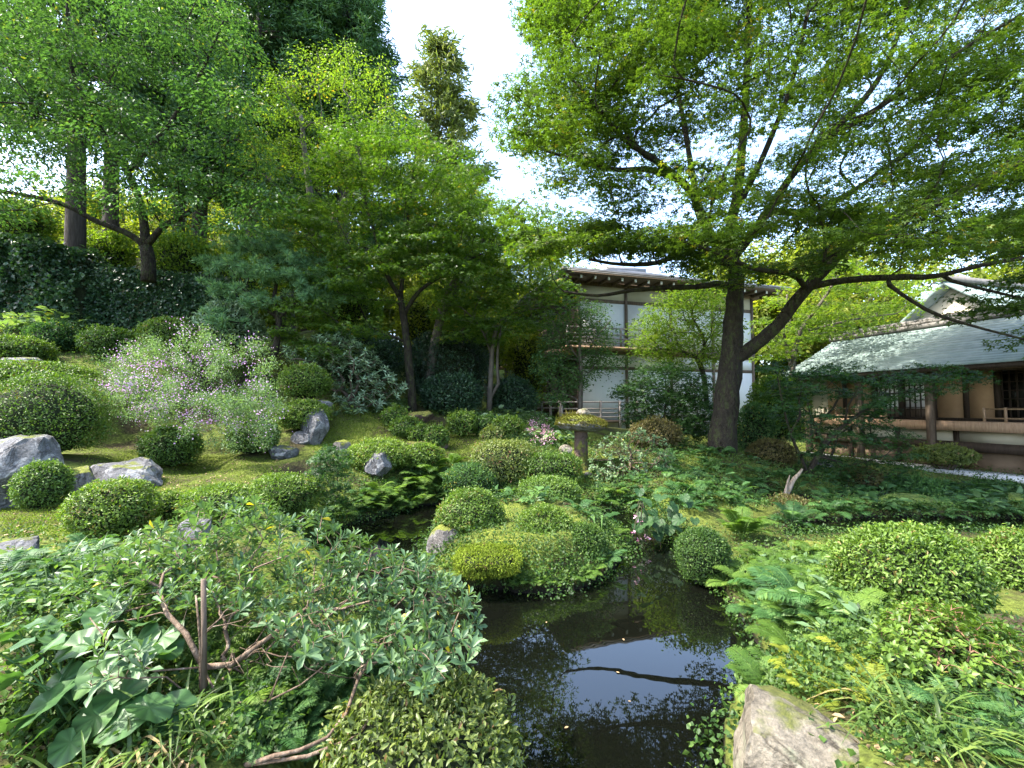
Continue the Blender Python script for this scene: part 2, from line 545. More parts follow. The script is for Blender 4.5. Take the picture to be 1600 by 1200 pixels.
def ground(q, fine=True):
    q = np.atleast_2d(np.asarray(q, float))[:, :2]
    z = land(q)
    r = np.linalg.norm(q, axis=1)
    p3 = np.c_[q, np.zeros(len(q))]
    z = z + .05 * fbm(p3 * 1.3, 3, 3) + np.where(r > 20, fbm(p3 * .12, 5, 3) * .6, 0)
    si = sdpoly(q, ISLE)
    zi = .1 + .34 * np.clip(si / .55, 0, 1) ** .7 + .04 * fbm(p3 * 3, 8, 3)
    z = np.where(si > -.05, zi, z)
    sd = water_sd(q)
    k = np.clip(-sd / .45, 0, 1)
    k = k * k * (3 - 2 * k)
    zl = np.maximum(z, .1) * k + .09 * (1 - k)
    zl = np.where(sd > -1.2, np.maximum(zl, .05), z)
    return np.where(sd > 0, -.06 - np.minimum(.7, sd * 1.6), zl)


def gz(x, y):
    return float(ground([[x, y]])[0])


# ------------------------------------------------------------------ leaf shapes (x along the leaf, y across, z up)
def T_kite(w=.5, fold=.12, droop=.12):
    v = np.array([(0, 0, 0), (.42, w / 2, fold), (1, 0, -droop), (.42, -w / 2, fold)])
    return v, np.array([(0, 2, 1), (0, 3, 2)])


def T_ell(w=.4, fold=.1, droop=.2):
    v = np.array([(0, 0, 0), (.3, w * .42, fold), (.68, w * .46, fold - droop * .4), (1, 0, -droop), (.68, -w * .46, fold - droop * .4), (.3, -w * .42, fold), (.5, 0, -.02)])
    return v, np.array([(0, 6, 1), (1, 6, 2), (2, 6, 3), (3, 6, 4), (4, 6, 5), (5, 6, 0)])


def T_maple():
    """five pointed lobes"""
    v, f = [(0, 0, 0)], []
    for a, L, w in ((0, 1.0, .2), (48, .86, .19), (-48, .86, .19), (100, .6, .15), (-100, .6, .15)):
        c, s = math.cos(math.radians(a)), math.sin(math.radians(a))
        k = len(v)
        b = .3 * L
        v += [(b * c - w * s, b * s + w * c, .03), (L * c, L * s, -.14 * L), (b * c + w * s, b * s - w * c, .03)]
        f += [(k, k + 2, k + 1)]
    return np.array(v[1:]), np.array(f) - 1


def T_maple3():
    v, f = [], []
    for a, L, w in ((0, 1.0, .25), (58, .85, .24), (-58, .85, .24)):
        c, s = math.cos(math.radians(a)), math.sin(math.radians(a))
        k = len(v)
        b = .26 * L
        v += [(b * c - w * s, b * s + w * c, .04), (L * c, L * s, -.15 * L), (b * c + w * s, b * s - w * c, .04)]
        f += [(k, k + 2, k + 1)]
    return np.array(v), np.array(f)


def T_obo(w=.4):
    v = np.array([(0, 0, 0), (.35, w * .28, .05), (.72, w * .5, .05), (1, 0, -.1), (.72, -w * .5, .05), (.35, -w * .28, .05), (.6, 0, -.02)])
    return v, np.array([(0, 6, 1), (1, 6, 2), (2, 6, 3), (3, 6, 4), (4, 6, 5), (5, 6, 0)])


KITE, NARROW, NEEDLE, ELL, MAPLE, MAPLE3 = T_kite(), T_kite(.3, .06, .1), T_kite(.12, .02, .1), T_ell(.4), T_maple(), T_maple3()
ROUND = T_kite(.85, .12, .1)


def frames(d, n):
    d = unit(d)
    y = unit(np.cross(n, d))
    z = np.cross(d, y)
    return np.stack([d, y, z], 1)          # rows are the axes


def leaves(mb, tpl, pos, d, n, size, rnd):
    tv, tf = tpl
    fr = frames(d, n)
    size = np.broadcast_to(size, (len(pos),))
    v = pos[:, None, :] + size[:, None, None] * np.einsum('vk,nkj->nvj', tv, fr)
    k = len(tv)
    f = tf[None] + (np.arange(len(pos)) * k)[:, None, None]
    mb.add(v.reshape(-1, 3), tris=f.reshape(-1, 3), rnd=np.repeat(rnd, k))


def rvec(n):
    return unit(rng.normal(size=(n, 3)))


def tube(mb, pts, rad, sides=6, cap=True, rough=0):
    pts = np.asarray(pts, float)
    rad = np.broadcast_to(np.asarray(rad, float), (len(pts),))
    t = unit(np.gradient(pts, axis=0))
    ref = np.array([0.13, .21, .97]) if abs(t[:, 2]).mean() < .8 else np.array([.97, .2, .1])
    a = unit(np.cross(t, ref))
    b = np.cross(t, a)
    th = np.arange(sides) * 2 * math.pi / sides
    rr = rad[:, None] * (1 + (rough * rng.normal(size=(len(pts), sides)) if rough else 0))
    v = pts[:, None] + rr[..., None] * (np.cos(th)[None, :, None] * a[:, None] + np.sin(th)[None, :, None] * b[:, None])
    m = len(pts)
    i, j = np.meshgrid(np.arange(m - 1), np.arange(sides), indexing='ij')
    j2 = (j + 1) % sides
    q = np.stack([i * sides + j, i * sides + j2, (i + 1) * sides + j2, (i + 1) * sides + j], -1).reshape(-1, 4)
    vv = v.reshape(-1, 3)
    tr = []
    if cap:
        vv = np.vstack([vv, pts[:1], pts[-1:]])
        c0, c1 = m * sides, m * sides + 1
        for k in range(sides):
            tr.append((c0, (k + 1) % sides, k))
            tr.append((c1, (m - 1) * sides + k, (m - 1) * sides + (k + 1) % sides))
    mb.add(vv, tris=tr, quads=q)


def spline(pts, n):
    """Catmull-Rom through the points"""
    p = np.asarray(pts, float)
    p = np.vstack([2 * p[0] - p[1], p, 2 * p[-1] - p[-2]])
    out = []
    seg = len(p) - 3
    for t in np.linspace(0, seg - 1e-6, n):
        k = int(t)
        u = t - k
        a, b, c, d = p[k:k + 4]
        out.append(.5 * ((2 * b) + (c - a) * u + (2 * a - 5 * b + 4 * c - d) * u * u + (3 * b - a - 3 * c + d) * u ** 3))
    return np.array(out)


def grow(limbs, tips, step=.3, r_tip=.005, expo=.5, jit=.06, sag=.0, plen=.3, sides=5):
    """limbs: list of (points, r0, r1) drawn by hand; every tip is joined to the nearest wood by a bent twig.
    Returns one MB with the hand drawn limbs and one with the twigs."""
    pos, par, dist, wt, rmin, tanv = [], [], [], [], [], []
    chains = []
    for k, (pts, r0, r1) in enumerate(limbs):
        n = max(4, int(sum(np.linalg.norm(np.diff(np.asarray(pts), axis=0), axis=1)) / step))
        sp = spline(pts, n)
        base = -1
        if k:
            dd = np.linalg.norm(np.array(pos) - sp[0], axis=1)
            base = int(np.argmin(dd))
            if dd[base] > .45:
                base = -1
            else:
                sp[0] = pos[base]
        ch = [base] if base >= 0 else []
        for i in range(n):
            if i == 0 and base >= 0:
                continue
            u = i / (n - 1)
            par.append(ch[-1] if ch else -1)
            dist.append(0 if not ch else dist[ch[-1]] + np.linalg.norm(sp[i] - pos[ch[-1]]))
            pos.append(sp[i])
            rmin.append(r0 + (r1 - r0) * u)
            wt.append(0)
            ch.append(len(pos) - 1)
        chains.append((ch, True, r0))
    tips = np.asarray(tips, float)
    root = np.array(pos[0])
    order = np.argsort(np.min(np.linalg.norm(tips[:, None] - np.array(pos)[None], axis=2), axis=1))
    A = np.zeros((len(pos) + len(tips) * 14, 3))
    D = np.zeros(len(A))
    A[:len(pos)] = pos
    D[:len(pos)] = dist
    N = len(pos)
    for ti in order:
        tp = tips[ti]
        dd = np.linalg.norm(A[:N] - tp, axis=1) + plen * D[:N]
        b = int(np.argmin(dd))
        L = np.linalg.norm(tp - A[b])
        if L < 1e-3:
            continue
        n = int(np.clip(L / step, 2, 9))
        pb = par[b] if par[b] >= 0 else b
        dirp = unit(A[b] - A[pb] + 1e-6)
        c = A[b] + dirp * L * .3 + np.array([0, 0, -sag * L]) + rng.normal(size=3) * jit * L
        ch = [b]
        for i in range(1, n + 1):
            u = i / n
            p = (1 - u) ** 2 * A[b] + 2 * u * (1 - u) * c + u * u * tp + (rng.normal(size=3) * jit * .25 * L / n if i < n else 0)
            A[N] = p
            par.append(ch[-1])
            D[N] = D[ch[-1]] + np.linalg.norm(p - A[ch[-1]])
            rmin.append(0)
            wt.append(0)
            ch.append(N)
            N += 1
        wt[ch[-1]] += 1
        chains.append((ch, False, 0))
    w = np.array(wt, float)
    for i in range(N - 1, 0, -1):
        if par[i] >= 0:
            w[par[i]] += w[i]
    rad = np.maximum(np.array(rmin), r_tip * np.maximum(w, 1) ** expo)
    wood, twig = MB(), MB()
    for ch, main, r0 in chains:
        p = A[ch]
        r = rad[ch].copy()
        if not main:
            r[0] = min(r[0], max(r[1] * 1.25, r_tip))
            tube(twig, p, r, sides if r.max() > .012 else 4, cap=False)
        else:
            rr = r.copy()
            if len(ch) > 1 and ch[0] < ch[1] - 1:
                rr[0] = rr[1] * 1.1
            tube(wood, p, rr, 14 if r0 > .08 else 8, rough=.07)
    return wood, twig, A[:N]


def sprays(mb, c, rx, rz, n, size, tpl, tilt=.35, droop=.25, jitter=.4, base=None, dirs=None):
    """n leaves round each centre in a flat, slightly domed pad"""
    c = np.asarray(c, float)
    N = len(c)
    rx = np.broadcast_to(rx, (N,))
    rz = np.broadcast_to(rz, (N,))
    k = np.repeat(np.arange(N), n)
    m = len(k)
    th = rng.uniform(0, 2 * math.pi, m)
    r = rng.uniform(0, 1, m) ** .6
    off = np.c_[np.cos(th) * r * rx[k], np.sin(th) * r * rx[k], rng.normal(size=m) * rz[k] * .6 - r * r * rz[k] * .9]
    tiltv = (rng.normal(size=(N, 3)) * .16)
    off[:, 2] += (off[:, :2] * tiltv[k][:, :2]).sum(1)
    pos = c[k] + off
    nrm = unit(np.array([0, 0, 1]) + rng.normal(size=(m, 3)) * tilt)
    d = unit(np.c_[np.cos(th), np.sin(th), np.full(m, -droop)] + rng.normal(size=(m, 3)) * jitter)
    b = (rng.uniform(-.22, .22, N) if base is None else base)
    leaves(mb, tpl, pos, d, nrm, size * rng.uniform(.65, 1.25, m), np.clip(rng.beta(2.2, 2.2, m) * .9 + b[k] + .05, 0, 1))


def inpoly(pxy, poly):
    return sdpoly(pxy, np.asarray(poly, float)) > 0


def sample_px(poly, n, dlo, dhi, holes=(), mind=0, keep=None, dfun=None):
    """n world points spread through the space seen through a picture region, dlo to dhi metres away"""
    poly = np.asarray(poly, float)
    lo, hi = poly.min(0), poly.max(0)
    out = []
    tries = 0
    while len(out) < n and tries < n * 60:
        tries += 1
        q = rng.uniform(lo, hi)
        if not inpoly(q[None], poly)[0]:
            continue
        if any(((q[0] - hx) / hw) ** 2 + ((q[1] - hy) / hh) ** 2 < 1 for hx, hy, hw, hh in holes):
            continue
        p = P(q[0], q[1], dfun(*q) if dfun else rng.uniform(dlo, dhi))
        if mind and out and np.min(np.linalg.norm(np.array(out) - p, axis=1)) < mind:
            continue
        if keep and not keep(p):
            continue
        out.append(p)
    return np.array(out)


ICO = {}


def ico(sub):
    if sub not in ICO:
        bm = bmesh.new()
        bmesh.ops.create_icosphere(bm, subdivisions=sub, radius=1)
        bm.verts.ensure_lookup_table()
        ICO[sub] = (np.array([v.co[:] for v in bm.verts]), np.array([[v.index for v in f.verts] for f in bm.faces]))
        bm.free()
    return ICO[sub]


def core_blob(mb, c, rad, zlo, amp=.1, sub=3, s=0):
    v, f = ico(sub)
    r = 1 + amp * fbm(v * 2.2 + s * 7.3, s, 3)
    p = v * r[:, None] * np.asarray(rad)
    p[:, 2] = np.where(p[:, 2] < 0, p[:, 2] / max(rad[2], 1e-6) * (c[2] - zlo), p[:, 2])
    mb.add(p + c, tris=f)


# ------------------------------------------------------------------ clipped and loose shrubs
LEAF_SCALE = 1.0


def shrub(name, label, cx, cy, w, h, d, mat='box', leaf=.026, boxy=2.0, lump=.1, cover=1.7, cap=16000, group=None, cat='shrub', loose=0.0, tpl=None, stem=None, depth=None, lo=900, foot=None):
    c = P(cx, cy, d)
    d = DM(d)
    k = d / F
    w = 1.07 * w * math.cos(math.atan((cx - 800) / F))      # a round plan seen off axis looks wider
    rx, rz = w * k / 2, h * k / 2
    ry = depth if depth else rx * .95
    c = c + np.array([c[0], c[1], 0]) / np.hypot(c[0], c[1]) * 0.0
    g = gz(c[0], c[1])
    zlo = g - .03 if stem is None else c[2] - rz
    if foot is not None:
        zlo = c[2] - rz * foot
    zlo = max(min(zlo, c[2] - rz * .5), c[2] - rz * 1.7)
    root = thing(name, label, cat, (c[0], c[1], g), group)
    leaf = max(leaf, 2.1 * d / 448)
    area = 4 * math.pi * ((rx * ry) ** 1.6 / 3 + (rx * rz) ** 1.6 / 3 + (ry * rz) ** 1.6 / 3) ** (1 / 1.6)
    n = int(np.clip(cover * LEAF_SCALE * area / (leaf * leaf * .3), lo, cap))
    v = rvec(n)
    v[:, 2] = np.where(v[:, 2] < -.8, -v[:, 2], v[:, 2])
    v = unit(v)
    e = boxy
    rr = (np.abs(v[:, 0]) ** e + np.abs(v[:, 1]) ** e + np.abs(v[:, 2]) ** e) ** (-1 / e)
    s = int(rng.integers(1000))
    bump = lump * fbm(v * 2.4 + s, s, 3) + lump * .5 * vnoise(v * 9 + s, s + 9)
    shell = rng.uniform(.86 - loose * .25, 1.02 + loose * .1, n)
    shell = np.where(rng.uniform(size=n) < .05, rng.uniform(1.02, 1.1, n), shell)
    radv = np.array([rx, ry, rz])
    p = v * (rr * (1 + bump) * shell)[:, None] * radv
    low = p[:, 2] < 0
    p[:, 2] = np.where(low, p[:, 2] / rz * (c[2] - zlo), p[:, 2])
    nr = unit(v / radv * rz)
    nrm = unit(nr * 1.0 + np.array([0, 0, .5]) + rng.normal(size=(n, 3)) * (.45 + loose))
    dr = unit(rng.normal(size=(n, 3)) + nr * (.7 + .3 * loose) + np.array([0, 0, .25]))
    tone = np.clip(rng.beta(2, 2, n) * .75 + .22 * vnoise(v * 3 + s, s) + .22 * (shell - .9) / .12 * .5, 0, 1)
    brown = rng.uniform(size=n) < np.where(fbm(v * 2.1 + s * .7, s + 3, 3) > .6, .18, .015)
    tone = np.where(brown, 1.0, np.clip(tone, 0, .93))
    mb = MB()
    leaves(mb, tpl or KITE, p + c, dr, nrm, leaf * rng.uniform(.6, 1.4, n), tone)
    # stray new shoots
    ns = int(np.clip(area * 9, 5, 34))
    i = rng.choice(np.where(v[:, 2] > -.1)[0], ns)
    sd0 = unit(nr[i] + rng.normal(size=(ns, 3)) * .35 + [0, 0, .5])
    k2 = np.repeat(np.arange(ns), 9)
    u = rng.uniform(-.2, 1, len(k2))
    sp_ = p[i][k2] + c + sd0[k2] * (u * leaf * 2.6)[:, None]
    leaves(mb, tpl or KITE, sp_, unit(sd0[k2] * .9 + rng.normal(size=(len(k2), 3)) * .7), rvec(len(k2)), leaf * rng.uniform(.7, 1.2, len(k2)), rng.uniform(.6, .93, len(k2)))
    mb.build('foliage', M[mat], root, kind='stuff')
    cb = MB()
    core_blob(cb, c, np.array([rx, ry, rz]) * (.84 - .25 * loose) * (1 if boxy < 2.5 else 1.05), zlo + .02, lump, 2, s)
    cb.build('shade_core', M['core'], root, smooth=True)  # solid core, its dark colour stands for shade behind the leaves
    if stem is not None:
        sb = MB()
        for q in range(stem):
            a = rng.uniform(0, 6.28)
            top = c + np.array([math.cos(a) * rx * .5, math.sin(a) * ry * .5, -rz * .5])
            b = np.array([c[0] + math.cos(a) * .05, c[1] + math.sin(a) * .05, g - .05])
            tube(sb, spline([b, b * .6 + top * .4 + rng.normal(size=3) * .03, top], 6), np.linspace(.022, .012, 6) * max(1, d / 7), 6)
        sb.build('stems', M['twig_dark'], root, smooth=True)
    return root


def rock(name, label, cx, cy, w, h, d, mat='stone', s=0, depth=None, facets=9, sub=4, group=None, cat='rock', sharp=.35, tall=0, top=None):
    c = P(cx, cy, d)
    d = DM(d)
    k = d / F
    w = 1.07 * w * math.cos(math.atan((cx - 800) / F))      # a round plan seen off axis looks wider
    rx, rz = w * k / 2, h * k / 2
    ry = depth if depth else rx * .8
    v, f = ico(sub)
    rs = np.random.default_rng(s + 50)
    p = v * 1.25
    for q in range(facets):
        nrm = unit(rs.normal(size=3) * np.array([1, 1, .8]))
        if q == 0:
            nrm = unit(np.array([rs.normal() * .15, -.25, 1]))
        if q == 1:
            nrm = unit(np.array([rs.normal() * .4, -1, .35]))
        o = rs.uniform(.72, .98)
        e = p @ nrm - o
        p = p - np.where(e > 0, e * .93, 0)[:, None] * nrm
    p = p * (1 + .07 * fbm(v * 2.2 + s, s, 4) + .02 * fbm(v * 11 + s, s, 3))[:, None]
    lo_, hi_ = p.min(0), p.max(0)
    p = (p - (lo_ + hi_) / 2) / ((hi_ - lo_) / 2) * np.array([rx, ry, rz])
    p[:, 2] = np.where(p[:, 2] < -rz * .4, -rz * .4 + (p[:, 2] + rz * .4) * 1.6, p[:, 2])
    mb = MB()
    mb.add(p, tris=f)
    o = mb.build(name, M[mat], smooth=True)
    o.location = [float(x) for x in c]
    try:
        o.data.set_sharp_from_angle(angle=sharp)
    except Exception:
        pass
    return tag(o, label, cat, group)

# ------------------------------------------------------------------ the table of clipped shrubs
# name, label, cx, cy, w, h, d, options
TB = [
    ('clipped_azalea', 'large pillow shaped clipped shrub above the big pale rock at the left edge', 70, 650, 205, 128, 6.6, dict(boxy=2.3)),
    ('clipped_azalea', 'low clipped mound touching the flat grey slab at the upper left edge', 28, 548, 120, 42, 9.5, dict()),
    ('clipped_azalea', 'long low clipped shrub between the pillow shrub and the flat slab', 55, 588, 190, 42, 8.0, dict(boxy=2.4)),
    ('clipped_azalea', 'round clipped dome behind the bush clover, under the hedge', 172, 534, 95, 42, 10.5, dict()),
    ('clipped_azalea', 'pale clipped dome peeping out above the bush clover flowers', 268, 522, 96, 46, 10.6, dict()),
    ('clipped_azalea', 'small round glossy shrub tucked under the big pale rock', 68, 756, 92, 70, 5.5, dict(mat='box_dark', leaf=.032)),
    ('clipped_azalea', 'dark clipped ball below the bush clover beside the grey rock', 268, 696, 94, 58, 7.3, dict(mat='box_dark')),
    ('clipped_azalea', 'broad clipped dome just above the leggy azalea, left of two low mounds', 178, 794, 146, 84, 4.9, dict()),
    ('clipped_azalea', 'tiny clipped mound touching the right side of the broad dome', 264, 786, 56, 34, 5.2, dict()),
    ('clipped_azalea', 'flat clipped mound half hidden behind the top of the leggy azalea', 345, 785, 114, 52, 5.0, dict()),
    ('clipped_azalea', 'neat round clipped ball in front of the grey leaved rhododendron', 477, 598, 78, 54, 10.0, dict(stem=3, lump=.03)),
    ('clipped_azalea', 'clipped mound behind the upright grey rock', 474, 648, 76, 44, 9.3, dict()),
    ('clipped_azalea', 'dark clipped ball at the right foot of the bush clover', 396, 680, 80, 54, 8.0, dict(mat='box_dark')),
    ('clipped_azalea', 'low clipped mound beside the feathery seedling', 446, 768, 104, 50, 6.0, dict()),
    ('clipped_azalea', 'wide clipped mound wrapped round the pale stone on the moss slope', 594, 710, 98, 44, 8.0, dict()),
    ('clipped_azalea', 'round clipped mound just right of the pale stone on the moss slope', 660, 712, 60, 36, 8.1, dict()),
    ('clipped_azalea', 'small clipped ball left of the brown stone on the moss slope', 618, 651, 40, 30, 10.2, dict()),
    ('clipped_azalea', 'small clipped ball below the brown stone on the moss slope', 637, 668, 50, 30, 9.7, dict()),
    ('clipped_azalea', 'tiny clipped ball, left one of the pair on the mossy stump', 656, 677, 32, 26, 9.4, dict()),
    ('clipped_azalea', 'tiny clipped ball, right one of the pair on the mossy stump', 681, 682, 38, 30, 9.3, dict()),
    ('clipped_azalea', 'clipped ball at the left end of the row above the moss slope', 723, 660, 44, 32, 10.3, dict()),
    ('clipped_azalea', 'middle clipped ball of the row above the moss slope', 758, 663, 38, 26, 10.6, dict(mat='box_dark')),
    ('clipped_azalea', 'clipped ball at the right end of the row above the moss slope', 793, 667, 46, 32, 10.3, dict()),
    ('clipped_azalea', 'yellowish clipped ball standing in front of the row on the moss slope', 768, 681, 34, 26, 9.7, dict(mat='box_olive', leaf=.02)),
    ('clipped_azalea', 'boxy clipped shrub in the middle of the garden, left of the flat topped one', 785, 722, 84, 62, 8.2, dict(boxy=4.0, lump=.035, mat='box_olive')),
    ('clipped_azalea', 'flat topped clipped shrub in front of the stone lantern', 862, 730, 80, 40, 8.0, dict(boxy=4.0, lump=.035)),
    ('clipped_azalea', 'bright clipped ball beside the stone on the island', 735, 806, 94, 78, 5.9, dict(leaf=.024)),
    ('clipped_azalea', 'loose green mound on the right half of the island', 850, 820, 78, 56, 5.65, dict(mat='box', loose=.25)),
    ('clipped_azalea', 'low clipped mound behind the island under the flat topped shrub', 858, 769, 90, 46, 6.9, dict(mat='box_dark')),
    ('clipped_azalea', 'brownish clipped dome left of the big maple trunk', 1023, 679, 76, 46, 11, dict(mat='box_brown', lump=.03)),
    ('clipped_azalea', 'brown clipped mound at the right foot of the big maple', 1205, 710, 74, 44, 10.4, dict(mat='box_brown', lump=.03)),
    ('clipped_azalea', 'umbrella shaped clipped shrub on thin stems before the veranda', 1475, 711, 100, 28, 11.6, dict(mat='box_olive', stem=6, lump=.03)),
    ('clipped_azalea', 'brownish low mound in the shade below the leaning maple', 1345, 748, 62, 36, 9.6, dict(mat='box_brown')),
    ('clipped_azalea', 'big broad clipped dome on the right bank', 1418, 900, 238, 142, 4.3, dict(boxy=2.0, leaf=.034, cover=2.2, tpl='ELL', loose=.04)),
    ('clipped_azalea', 'clipped dome cut off by the right edge behind the big dome', 1605, 895, 200, 116, 4.7, dict(boxy=2.0, leaf=.034, cover=2.2, tpl='ELL', loose=.04)),
    ('clipped_azalea', 'olive clipped dome at the bottom edge beside the open water', 660, 1180, 268, 176, 2.35, dict(mat='box_olive', leaf=.032, loose=.3, cover=2.0, tpl='ELL', cap=9000)),
    ('thyme_mound', 'rounded grey green mound overhanging the narrow water on the right', 1098, 860, 80, 64, 5.25, dict(mat='cover', leaf=.02, lump=.03)),
    ('fern_bush', 'bright leafy mound at the right tip of the island', 912, 848, 66, 56, 5.55, dict(mat='cover', loose=.3)),
    ('moss_cushion', 'bright yellow moss cushion on the front left edge of the island', 762, 874, 92, 30, 5.15, dict(mat='moss', leaf=.02, boxy=3.4, foot=1.1, lump=.05, cat='moss')),
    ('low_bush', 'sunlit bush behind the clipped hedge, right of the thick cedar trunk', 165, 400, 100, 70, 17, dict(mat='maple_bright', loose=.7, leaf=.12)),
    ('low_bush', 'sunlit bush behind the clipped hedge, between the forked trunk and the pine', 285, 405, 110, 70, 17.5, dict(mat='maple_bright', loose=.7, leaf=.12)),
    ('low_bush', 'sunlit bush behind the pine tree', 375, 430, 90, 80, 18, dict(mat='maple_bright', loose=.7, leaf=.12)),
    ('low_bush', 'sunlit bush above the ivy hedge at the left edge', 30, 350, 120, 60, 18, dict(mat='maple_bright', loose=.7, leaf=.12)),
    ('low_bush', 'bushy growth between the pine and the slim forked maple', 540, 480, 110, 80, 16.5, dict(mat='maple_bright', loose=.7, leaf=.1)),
    ('low_bush', 'bright yellow green bush behind the mottled slim trunk', 735, 520, 110, 80, 19.5, dict(mat='far', loose=.7, leaf=.12)),  # these three stand in shade; the sun glow is put into the leaf colour
    ('low_bush', 'bright yellow green bush beside the dark side wall of the house', 822, 560, 60, 100, 21, dict(mat='far', loose=.7, leaf=.12)),
    ('low_bush', 'bright yellow green bush behind the leaning grey trunks', 665, 490, 90, 70, 20, dict(mat='far', loose=.7, leaf=.12)),
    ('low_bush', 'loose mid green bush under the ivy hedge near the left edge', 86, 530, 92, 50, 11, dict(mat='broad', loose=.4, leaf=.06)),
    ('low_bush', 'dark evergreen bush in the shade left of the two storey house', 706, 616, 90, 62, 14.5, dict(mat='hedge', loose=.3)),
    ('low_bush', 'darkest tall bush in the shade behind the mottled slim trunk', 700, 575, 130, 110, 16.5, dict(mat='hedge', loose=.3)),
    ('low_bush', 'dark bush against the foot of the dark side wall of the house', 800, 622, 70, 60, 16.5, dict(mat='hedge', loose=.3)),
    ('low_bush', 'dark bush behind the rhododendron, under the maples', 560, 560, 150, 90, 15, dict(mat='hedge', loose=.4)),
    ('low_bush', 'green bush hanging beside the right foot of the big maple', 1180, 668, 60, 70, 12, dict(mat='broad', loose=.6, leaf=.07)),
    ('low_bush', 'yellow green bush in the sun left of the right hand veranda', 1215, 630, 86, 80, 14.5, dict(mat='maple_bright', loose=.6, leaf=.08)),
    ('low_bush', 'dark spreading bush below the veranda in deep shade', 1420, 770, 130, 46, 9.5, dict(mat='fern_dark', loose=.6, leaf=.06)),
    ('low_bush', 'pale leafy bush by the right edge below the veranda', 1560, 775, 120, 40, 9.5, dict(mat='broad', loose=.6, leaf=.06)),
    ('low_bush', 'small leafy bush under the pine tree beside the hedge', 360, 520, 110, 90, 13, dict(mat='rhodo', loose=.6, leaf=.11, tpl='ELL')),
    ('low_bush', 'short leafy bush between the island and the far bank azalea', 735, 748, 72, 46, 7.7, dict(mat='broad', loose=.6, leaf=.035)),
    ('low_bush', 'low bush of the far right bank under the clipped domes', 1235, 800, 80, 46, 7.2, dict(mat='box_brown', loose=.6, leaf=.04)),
]
set_ground([(r[2], r[3] + r[4] * .0 + r[5] * .5 if False else r[3] + r[5] * .5, r[6]) for r in TB if r[7].get('stem') is None and r[7].get('loose', 0) < .55 and 'island' not in r[1]])

# fast lookup of the ground height
_gx = np.arange(-26, 26.01, .1)
_gy = np.arange(.2, 34, .1)
_GX, _GY = np.meshgrid(_gx, _gy, indexing='ij')
_GZ = ground(np.c_[_GX.ravel(), _GY.ravel()]).reshape(_GX.shape)


def gfast(q):
    q = np.atleast_2d(q)
    i = np.clip((q[:, 0] - _gx[0]) / .1, 0, len(_gx) - 2.001)
    j = np.clip((q[:, 1] - _gy[0]) / .1, 0, len(_gy) - 2.001)
    a, b = i.astype(int), j.astype(int)
    u, v = i - a, j - b
    return (_GZ[a, b] * (1 - u) * (1 - v) + _GZ[a + 1, b] * u * (1 - v) + _GZ[a, b + 1] * (1 - u) * v + _GZ[a + 1, b + 1] * u * v)


def on_ground(px, py, far=22):
    """where the rays through these photo pixels meet the ground (nan: they do not)"""
    px, py = np.broadcast_arrays(np.asarray(px, float), np.asarray(py, float))
    a, b = (px - 800) / F, (600 - py) / F
    yy, zz = CP - b * SP, SP + b * CP
    ds = np.r_[np.arange(1.2, 8, .1), np.arange(8, far, .2)]
    X = a[:, None] / yy[:, None] * ds
    Z = H + zz[:, None] / yy[:, None] * ds
    G = gfast(np.c_[X.ravel(), np.broadcast_to(ds, X.shape).ravel()]).reshape(X.shape)
    hit = Z < G
    k = hit.argmax(1)
    ok = hit.any(1)
    r = np.arange(len(px))
    k0 = np.maximum(k - 1, 0)
    e0, e1 = Z[r, k0] - G[r, k0], G[r, k] - Z[r, k]
    w = np.clip(e0 / np.maximum(e0 + e1, 1e-6), 0, 1)
    dd = ds[k0] + (ds[k] - ds[k0]) * w
    p = np.c_[a / yy * dd, dd, np.zeros(len(px))]
    p[:, 2] = gfast(p[:, :2])
    p[~ok] = np.nan
    return p


def sample_ground(poly, n, far=22, water=False, bias=0):
    poly = np.asarray(poly, float)
    lo, hi = poly.min(0), poly.max(0)
    q = rng.uniform(lo, hi, (int(n * 2.2) + 20, 2))
    q = q[inpoly(q, poly)]
    p = on_ground(q[:, 0], q[:, 1], far)
    p = p[~np.isnan(p[:, 0])]
    if not water:
        p = p[water_sd(p[:, :2]) < -.02]
    return p[:n]


